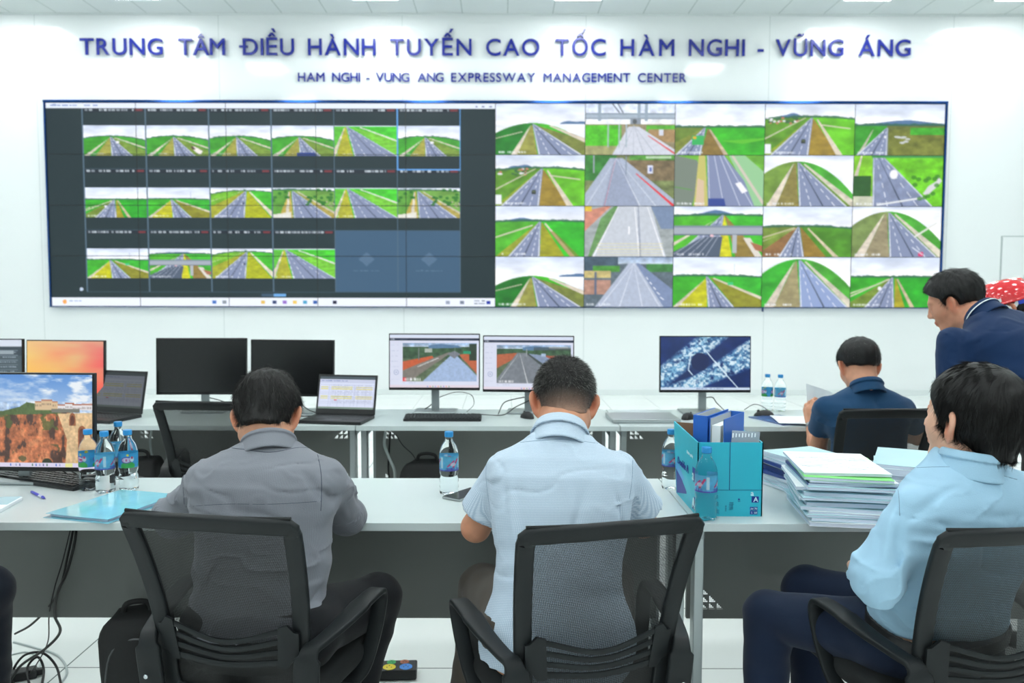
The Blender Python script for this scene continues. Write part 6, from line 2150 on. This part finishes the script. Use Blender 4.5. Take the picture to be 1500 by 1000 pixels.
hair1 = (.012, dict(nape=-.070, front=.060, rough=.008), 16000, .022, .24, lambda L: np.tile(np.array((20., 19, 19)), (len(L), 1)), black_cols((14, 13, 13), 14, .07, (96, 94, 92)), 5)
p1, sh1, B1, C1, R1, o1 = build_person('a', 'person in a grey long sleeve shirt bent over the front desk', S1, st1, (-.635, 2.15),
    dict(shirt=M_gshirt, trousers=M_blackt, sleeves='long', wr=wrk(3, .012), fold=fo1, hem=(.575, 0), waist=.06, belt=True, collar=dict(ht=.014, r=.067, tilt=(0, -.002, -.002))), hair1, (198, 146, 118), dict(h=.0042, hs=.0045))
drape(sh1, ((300, 662), (320, 655), (350, 657), (395, 662), (440, 655), (466, 660)), .0012, M_stitch, sh1, 'stitching', o1)
drape(sh1, ((463, 655), (470, 690), (471, 720), (470, 748)), .0014, M_stitch, sh1, 'stitching', o1)
drape(sh1, ((272, 675), (268, 700), (270, 738)), .0012, M_stitch, sh1, 'stitching', o1)
drape(sh1, ((272, 742), (330, 738), (400, 738), (470, 734)), .0008, M_stitch, sh1, 'stitching', o1)

# ---- the man in the dotted shirt -----------------------------------------------
nk = A3(820, 640, 2.28)
S2 = dict(base=(.145, 2.13, .555), neck=nk, right=(1, .04, 0), head=A3(826, 590, 2.41), hrot=(.10, -.55, .06), hs=1.03, nr=.067,
          shL=nk + np.array((-.155, .0, -.090)), shR=nk + np.array((.165, .0, -.090)), elL=A3(697, 772, 2.33), elR=A3(941, 766, 2.37),
          wrL=(-.03, 2.585, .79), wrR=(.30, 2.64, .79), hfL=(.5, .8, 0), hfR=(-.6, .7, 0), hnL=(0, 0, 1), hnR=(0, 0, 1), slv=.74, slr=.070, skirt=True,
          hipL=(.06, 2.12, .56), hipR=(.24, 2.13, .56), knL=(-.06, 2.48, .545), knR=(.34, 2.52, .54), anL=(-.10, 2.36, .09), anR=(.36, 2.40, .09))
st2 = [(-.26, .185, .150, .02), (-.10, .182, .140, .01), (0, .176, .128, 0), (.18, .160, .118, 0), (.40, .160, .112, -.012), (.60, .178, .114, -.022), (.76, .188, .108, -.022), (.86, .175, .092, -.015), (.93, .130, .076, -.006), (.98, .090, .066, 0), (1.03, .068, .060, .004)]
fo2 = [((735, 720), (722, 800), .012, -.006), ((745, 700), (760, 830), .014, .005), ((900, 720), (912, 790), .012, -.006), ((870, 740), (910, 760), .010, .004),
       ((730, 790), (800, 775), .010, .004), ((735, 830), (820, 805), .010, .004), ((800, 640), (850, 760), .018, .004), ((715, 880), (760, 850), .012, .006), ((860, 700), (830, 820), .014, -.004), ((705, 935), (760, 905), .012, .006)]


def grey2(L): return np.where(L[:, 2] > .02, .50 - .3 * np.clip((L[:, 1] + .02) * -8, 0, 1), .28)


def fade(L):
    t = np.clip((L[:, 2] + .060) / .07, 0, 1)[:, None]
    t = np.clip(t + .5 * (L[:, 2:3] > .02), 0, 1)
    return np.array((150., 116, 98)) * (1 - t) + np.array((30., 29, 29)) * t


hair2 = (.006, dict(nape=-.068, front=.055, rough=.003), 15000, lambda L: np.where(L[:, 2] > .0, .013, .005), .78, fade, black_cols((18, 17, 17), 16, grey2, (130, 130, 126)), 6)
p2, sh2, B2, C2, R2, o2 = build_person('b', 'person with cropped grey hair and a dotted pale blue short sleeve shirt', S2, st2, (.145, 2.13),
    dict(shirt=M_dshirt, trousers=M_khaki, sleeves='short', wr=wrk(13, .008, (5, 5, 8), (16, 16, 16)), fold=fo2, hem=(.485, -.12), waist=.03, collar=dict(ht=.040, r=.072, tilt=(.0, -.004, -.002))), hair2, (200, 142, 112), dict(h=.0042, hs=.0048))
drape(sh2, ((716, 656), (745, 650), (790, 645), (830, 644), (880, 650), (915, 660), (928, 668)), .0010, M_stitchb, sh2, 'stitching', o2)
drape(sh2, ((716, 660), (712, 690), (714, 720), (720, 760)), .0010, M_stitchb, sh2, 'stitching', o2)
drape(sh2, ((927, 668), (926, 700), (922, 730)), .0010, M_stitchb, sh2, 'stitching', o2)

# ---- the man in the light blue shirt, looking left -----------------------------
nk = A3(1418, 672, 2.00)
S3 = dict(base=(1.12, 2.09, .555), neck=nk, right=(.93, .37, 0), head=A3(1424, 618, 2.02), hrot=(.50, .06, .04), hs=1.08, nr=.060,
          shL=nk + np.array((-.168, -.070, -.100)), shR=nk + np.array((.172, .065, -.10)), elL=A3(1283, 846, 1.93), elR=(1.40, 2.26, .76),
          wrL=(.985, 2.20, .70), wrR=(1.18, 2.34, .68), hfL=(.3, .9, -.1), hfR=(-.8, .5, 0), hnL=(-.3, 0, 1), hnR=(0, 0, 1),
          hipL=(1.03, 2.12, .545), hipR=(1.20, 2.20, .545), knL=(.785, 2.37, .505), knR=(.95, 2.52, .52), anL=(.755, 2.30, .09), anR=(.96, 2.46, .09), toeL=(-.6, .8, 0), toeR=(-.6, .8, 0))
st3 = [(-.10, .16, .12, 0), (0, .168, .122, 0), (.2, .166, .118, 0), (.42, .174, .114, -.012), (.62, .194, .118, -.024), (.76, .202, .112, -.024), (.86, .175, .092, -.012), (.93, .130, .076, -.004), (.98, .088, .064, .002), (1.03, .064, .058, .006)]
fo3 = [((1310, 745), (1290, 850), .012, .006), ((1318, 750), (1314, 870), .014, -.006), ((1330, 770), (1450, 735), .013, .007), ((1330, 790), (1400, 800), .012, .006), ((1335, 755), (1420, 700), .012, -.005),
       ((1255, 840), (1290, 820), .010, .006), ((1260, 860), (1290, 850), .010, -.005), ((1290, 870), (1340, 860), .012, .006), ((1300, 720), (1270, 800), .012, .005), ((1400, 760), (1480, 770), .012, .005)]
hair3 = (.013, dict(nape=-.072, front=.070, rough=.004, long=True, over=True), 24000, .034, .14, lambda L: np.tile(np.array((9., 9, 9)), (len(L), 1)), black_cols((12, 11, 11), 12, .0), 7)
p3, sh3, B3, C3, R3, o3 = build_person('c', 'person in a light blue shirt at the right edge, looking left', S3, st3, (1.12, 2.09),
    dict(shirt=M_bshirt, trousers=M_navyt, sleeves='long', wr=wrk(23, .013), fold=fo3, hem=(.60, 0.0), waist=.070, belt=True, collar=dict(ht=.022, r=.064), hg=.35, hj=.07), hair3, (214, 168, 144), dict(h=.0042, hs=.0048))
drape(sh3, ((1312, 690), (1340, 685), (1400, 684), (1450, 692), (1490, 702)), .0010, M_stitchb, sh3, 'stitching', o3)
drape(sh3, ((1308, 690), (1316, 720), (1318, 755)), .0010, M_stitchb, sh3, 'stitching', o3)

# ---- the seated man in the teal polo, rear row ----------------------------------
nk = A3(1268, 566, 3.84)
S4 = dict(base=(float(nk[0]) + .02, 3.84, .56), neck=nk, right=(1, .0, 0), head=A3(1258, 537, 3.93), hrot=(.02, -.50, .0), hs=1.03, nr=.060,
          shL=nk + np.array((-.180, -.0, -.095)), shR=nk + np.array((.185, .0, -.105)), elL=A3(1198, 656, 4.06), elR=A3(1345, 640, 4.15),
          wrL=A3(1188, 622, 4.24), wrR=A3(1290, 628, 4.40), hfL=(-.10, .15, 1), hfR=(-.6, .7, 0), hnL=(-.9, -.4, .1), hnR=(0, 0, 1), slv=.58, slr=.064, curl=.7,
          hipL=(float(nk[0]) - .08, 3.86, .56), hipR=(float(nk[0]) + .12, 3.86, .56), knL=(float(nk[0]) - .14, 4.27, .54), knR=(float(nk[0]) + .2, 4.27, .54), anL=(float(nk[0]) - .14, 4.2, .09), anR=(float(nk[0]) + .2, 4.2, .09))
hair4 = (.012, dict(nape=-.030, front=.060, rough=.006), 3500, .016, .35, lambda L: np.tile(np.array((20., 20, 21)), (len(L), 1)), black_cols((14, 13, 13), 12, .05), 8)
p4, sh4, B4, C4, R4, o4 = build_person('d', 'person in a teal polo shirt reading papers at the rear desk', S4, STD, (float(nk[0]), 3.84),
    dict(shirt=M_teal, trousers=M_blackt, sleeves='short', wr=wrk(33, .009), hem=(.52, 0), waist=.05, collar=dict(ht=.026, r=.068)), hair4, (205, 150, 122), dict(h=.006, hs=.0065, ht=.009))
watch = MB(); wv = S4['wrL'] + (S4['elL'] - S4['wrL']) * .12; axd = Vector([float(k) for k in (S4['wrL'] - S4['elL'])]).normalized()
RW = axd.to_track_quat('Z', 'Y').to_matrix()
watch.lathe([(.030, -.010), (.033, -.010), (.033, .010), (.030, .010)], 24, wv, RW)
obj('wrist_watch', watch, M_silver, p4, 50, o4)
hp_ = thing('paper_sheet', 'white sheet held up by the man in the teal polo', 'paper', A3(1196, 612, 4.28))
mbp = MB(); 
for i in range(9):
    for j in range(9):
        u_, v_ = i / 8 - .5, j / 8 - .5
        mbp.bm.verts.new((u_ * .15 + .02, .02 * math.sin(u_ * 5) + v_ * .05, v_ * .21 + .05 + u_ * -.05))
mbp.bm.verts.ensure_lookup_table()
for i in range(8):
    for j in range(8): mbp.bm.faces.new([mbp.bm.verts[a] for a in (i * 9 + j, i * 9 + 9 + j, i * 9 + 10 + j, i * 9 + 1 + j)])
bmesh.ops.solidify(mbp.bm, geom=mbp.bm.faces[:], thickness=.0006)
obj('sheet', mbp, M_paper, hp_, 60)

# ---- the standing man in the navy polo ------------------------------------------
nk = A3(1436, 462, 3.40)
STW = [(r_[0], r_[1] * 1.06, r_[2] * 1.05, r_[3] - .01) for r_ in STD]
S5 = dict(base=(2.20, 3.20, .88), neck=nk, right=(.90, .43, 0), head=A3(1397, 444, 3.54), hrot=(.95, -.40, .0), hs=1.02, nr=.062,
          shL=nk + np.array((-.155, -.080, -.095)), shR=nk + np.array((.165, .08, -.09)), elL=A3(1396, 600, 3.27), elR=(2.36, 3.62, 1.02),
          wrL=(1.84, 3.36, .74), wrR=(2.22, 3.84, .84), hfL=(-.2, .8, -.4), hfR=(-.4, .8, -.4), hnL=(-.5, 0, .6), hnR=(0, 0, 1), slv=.64, slr=.072,
          hipL=(2.12, 3.17, .88), hipR=(2.29, 3.24, .88), knL=(2.12, 3.20, .48), knR=(2.30, 3.27, .48), anL=(2.13, 3.16, .09), anR=(2.31, 3.24, .09), toeL=(-.4, 1, 0), toeR=(-.2, 1, 0))
hair5 = (.016, dict(nape=-.040, front=.068, rough=.008), 5000, .026, .25, lambda L: np.tile(np.array((16., 16, 17)), (len(L), 1)), black_cols((12, 12, 12), 12, .0), 9)
p5, sh5, B5, C5, R5, o5 = build_person('e', 'person standing in a navy polo shirt, leaning over the seated man', S5, STW, (2.20, 3.20),
    dict(shirt=M_navyp, trousers=M_blackt, sleeves='short', wr=wrk(43, .009), hem=(.80, 0), waist=.03, stripe=(.006, .013), collar=dict(ht=.030, r=.070, tilt=(.012, -.006, 0))), hair5, (196, 140, 114), dict(h=.0058, hs=.0062, ht=.009))
ss_ = MB(); e5 = S5['shL'] + (S5['elL'] - S5['shL']) * .60; RE = Vector([float(k) for k in (S5['elL'] - S5['shL'])]).normalized().to_track_quat('Z', 'Y').to_matrix()
ss_.lathe([(.0705, -.003), (.0745, -.003), (.0745, .003), (.0705, .003)], 40, e5, RE)
obj('sleeve_stripe', ss_, M_white, p5, 60, o5)

# ---- the man in the red helmet ----------------------------------------------------
nk = A3(1502, 476, 3.98)
S6 = dict(base=(2.86, 3.98, .92), neck=nk, right=(.55, .83, 0), head=A3(1474, 452, 4.05), hrot=(1.25, -.30, .0), hs=1.04, nr=.060,
          shL=nk + np.array((-.05, -.19, -.10)), shR=nk + np.array((.09, .17, -.09)), elL=(2.62, 3.72, 1.02), elR=(2.56, 4.35, 1.0),
          wrL=(2.42, 3.9, .9), wrR=(2.36, 4.3, .9), hfL=(-.7, .3, -.3), hfR=(-.7, .1, -.3), hnL=(0, 0, 1), hnR=(0, 0, 1), slv=.62, slr=.072,
          hipL=(2.88, 3.90, .90), hipR=(2.93, 4.08, .90), knL=(2.88, 3.9, .50), knR=(2.93, 4.08, .50), anL=(2.92, 3.9, .09), anR=(2.97, 4.08, .09), toeL=(-1, .3, 0), toeR=(-1, .3, 0))
hair6 = (.007, dict(nape=-.045, front=.060, rough=.004), 1200, .010, .35, lambda L: np.tile(np.array((22., 21, 21)), (len(L), 1)), black_cols((16, 15, 15), 12, .05), 10)
p6, sh6, B6, C6, R6, o6 = build_person('f', 'person wearing a red safety helmet, half cut by the picture edge', S6, STD, (2.9, 3.99),
    dict(shirt=M_navyp, trousers=M_blackt, sleeves='short', wr=wrk(53, .009), hem=(.80, 0), waist=.03, collar=dict(ht=.034, r=.070)), hair6, (196, 138, 112), dict(h=.0065, hs=.008, ht=.010))
hel = thing('safety_helmet', 'glossy red safety helmet worn low over the brow', 'helmet', C6)
M_red = mat('red_shell', rgb(214, 34, 44), .14, coat=.7)


def helm(P):
    L = ((P + np.asarray(C6) * 0) @ R6) / 1.04
    d = ell(L, (0, -.010, .040), (.100, .128, .098))
    inner_ = ell(L, (0, -.010, .036), (.096, .124, .094))
    d = smax(d, -inner_, .004); d = smax(d, .030 - L[:, 2] + .12 * L[:, 1] * 0, .004)
    rid = seg(L, (0, -.09, .115), (0, .07, .125), .010, .010); d = smin(d, smax(rid, -inner_, .003), .015)
    br = smax(smax(ell(L, (0, .012, .034), (.104, .158, .20)), np.abs(L[:, 2] - .034 + .25 * np.clip(L[:, 1] - .07, 0, 1)) - .0028, .002), -inner_, .003)
    return smin(d, br, .006)


grow('helmet_shell', helm, (-.2, -.2, -.2), (.22, .22, .2), .0042, M_red, hel, (0, 0, 0))
def RL(p): return np.asarray(C6) + (R6 @ np.asarray(p, np.float32)) * 1.04
obj('chin_strap', MB().sweep([Vector([float(k) for k in RL(p)]) for p in ((-.088, -.045, .040), (-.091, -.02, .012), (-.088, .004, .006), (-.086, .02, .02))], rsec(.018, .002, .0008), [Vector([float(k) for k in R6 @ V(-1, 0, 0)])] * 4), M_white, hel, 60, C6)
obj('strap_pad', MB().sweep([Vector([float(k) for k in RL(p)]) for p in ((-.070, -.085, .026), (-.086, -.06, .024), (-.091, -.035, .026))], rsec(.026, .004, .001), [Vector([float(k) for k in R6 @ V(-1, 0, 0)])] * 3), mat('blue_strap', rgb(40, 70, 190), .5), hel, 60, C6)
obj('helmet_sticker', MB().sweep([Vector([float(k) for k in RL(p)]) for p in ((-.099, .030, .052), (-.093, .055, .052))], rsec(.018, .0012, .0004), [Vector([float(k) for k in R6 @ V(-1, .2, 0)])] * 2), M_white, hel, 60, C6)

# ---- somebody's legs at the left edge -----------------------------------------------
S7 = dict(base=(-1.70, 2.02, .555), neck=(-1.66, 2.12, 1.08), right=(1, 0, 0), head=(-1.66, 2.2, 1.18), hrot=(.05, -.2, 0), hs=1.0, nr=.058,
          shL=(-1.85, 2.11, 1.0), shR=(-1.47, 2.11, 1.0), elL=(-1.92, 2.2, .74), elR=(-1.60, 2.36, .82), wrL=(-1.8, 2.38, .70), wrR=(-1.72, 2.58, .79), hfL=(.4, .8, 0), hfR=(-.4, .9, 0), hnL=(0, 0, 1), hnR=(0, 0, 1),
          hipL=(-1.79, 2.04, .555), hipR=(-1.60, 2.04, .555), knL=(-1.80, 2.40, .55), knR=(-1.50, 2.36, .575), anL=(-1.80, 2.4, .09), anR=(-1.60, 2.50, .09))
hair7 = (.012, dict(nape=-.06, front=.060), 800, .016, .35, lambda L: np.tile(np.array((20., 20, 21)), (len(L), 1)), black_cols(), 11)
build_person('g', 'person at the left edge, only a dark trouser leg in view', S7, STD, (-1.66, 2.02),
    dict(shirt=M_navyp, trousers=cloth_mat('dark_navy_trouser_cloth', rgb(16, 22, 34)), sleeves='short', wr=wrk(63, .009), hem=(.56, 0), waist=.05, collar=dict(ht=.03, r=.068)), hair7, (196, 138, 112), dict(h=.008, hs=.009, ht=.006))
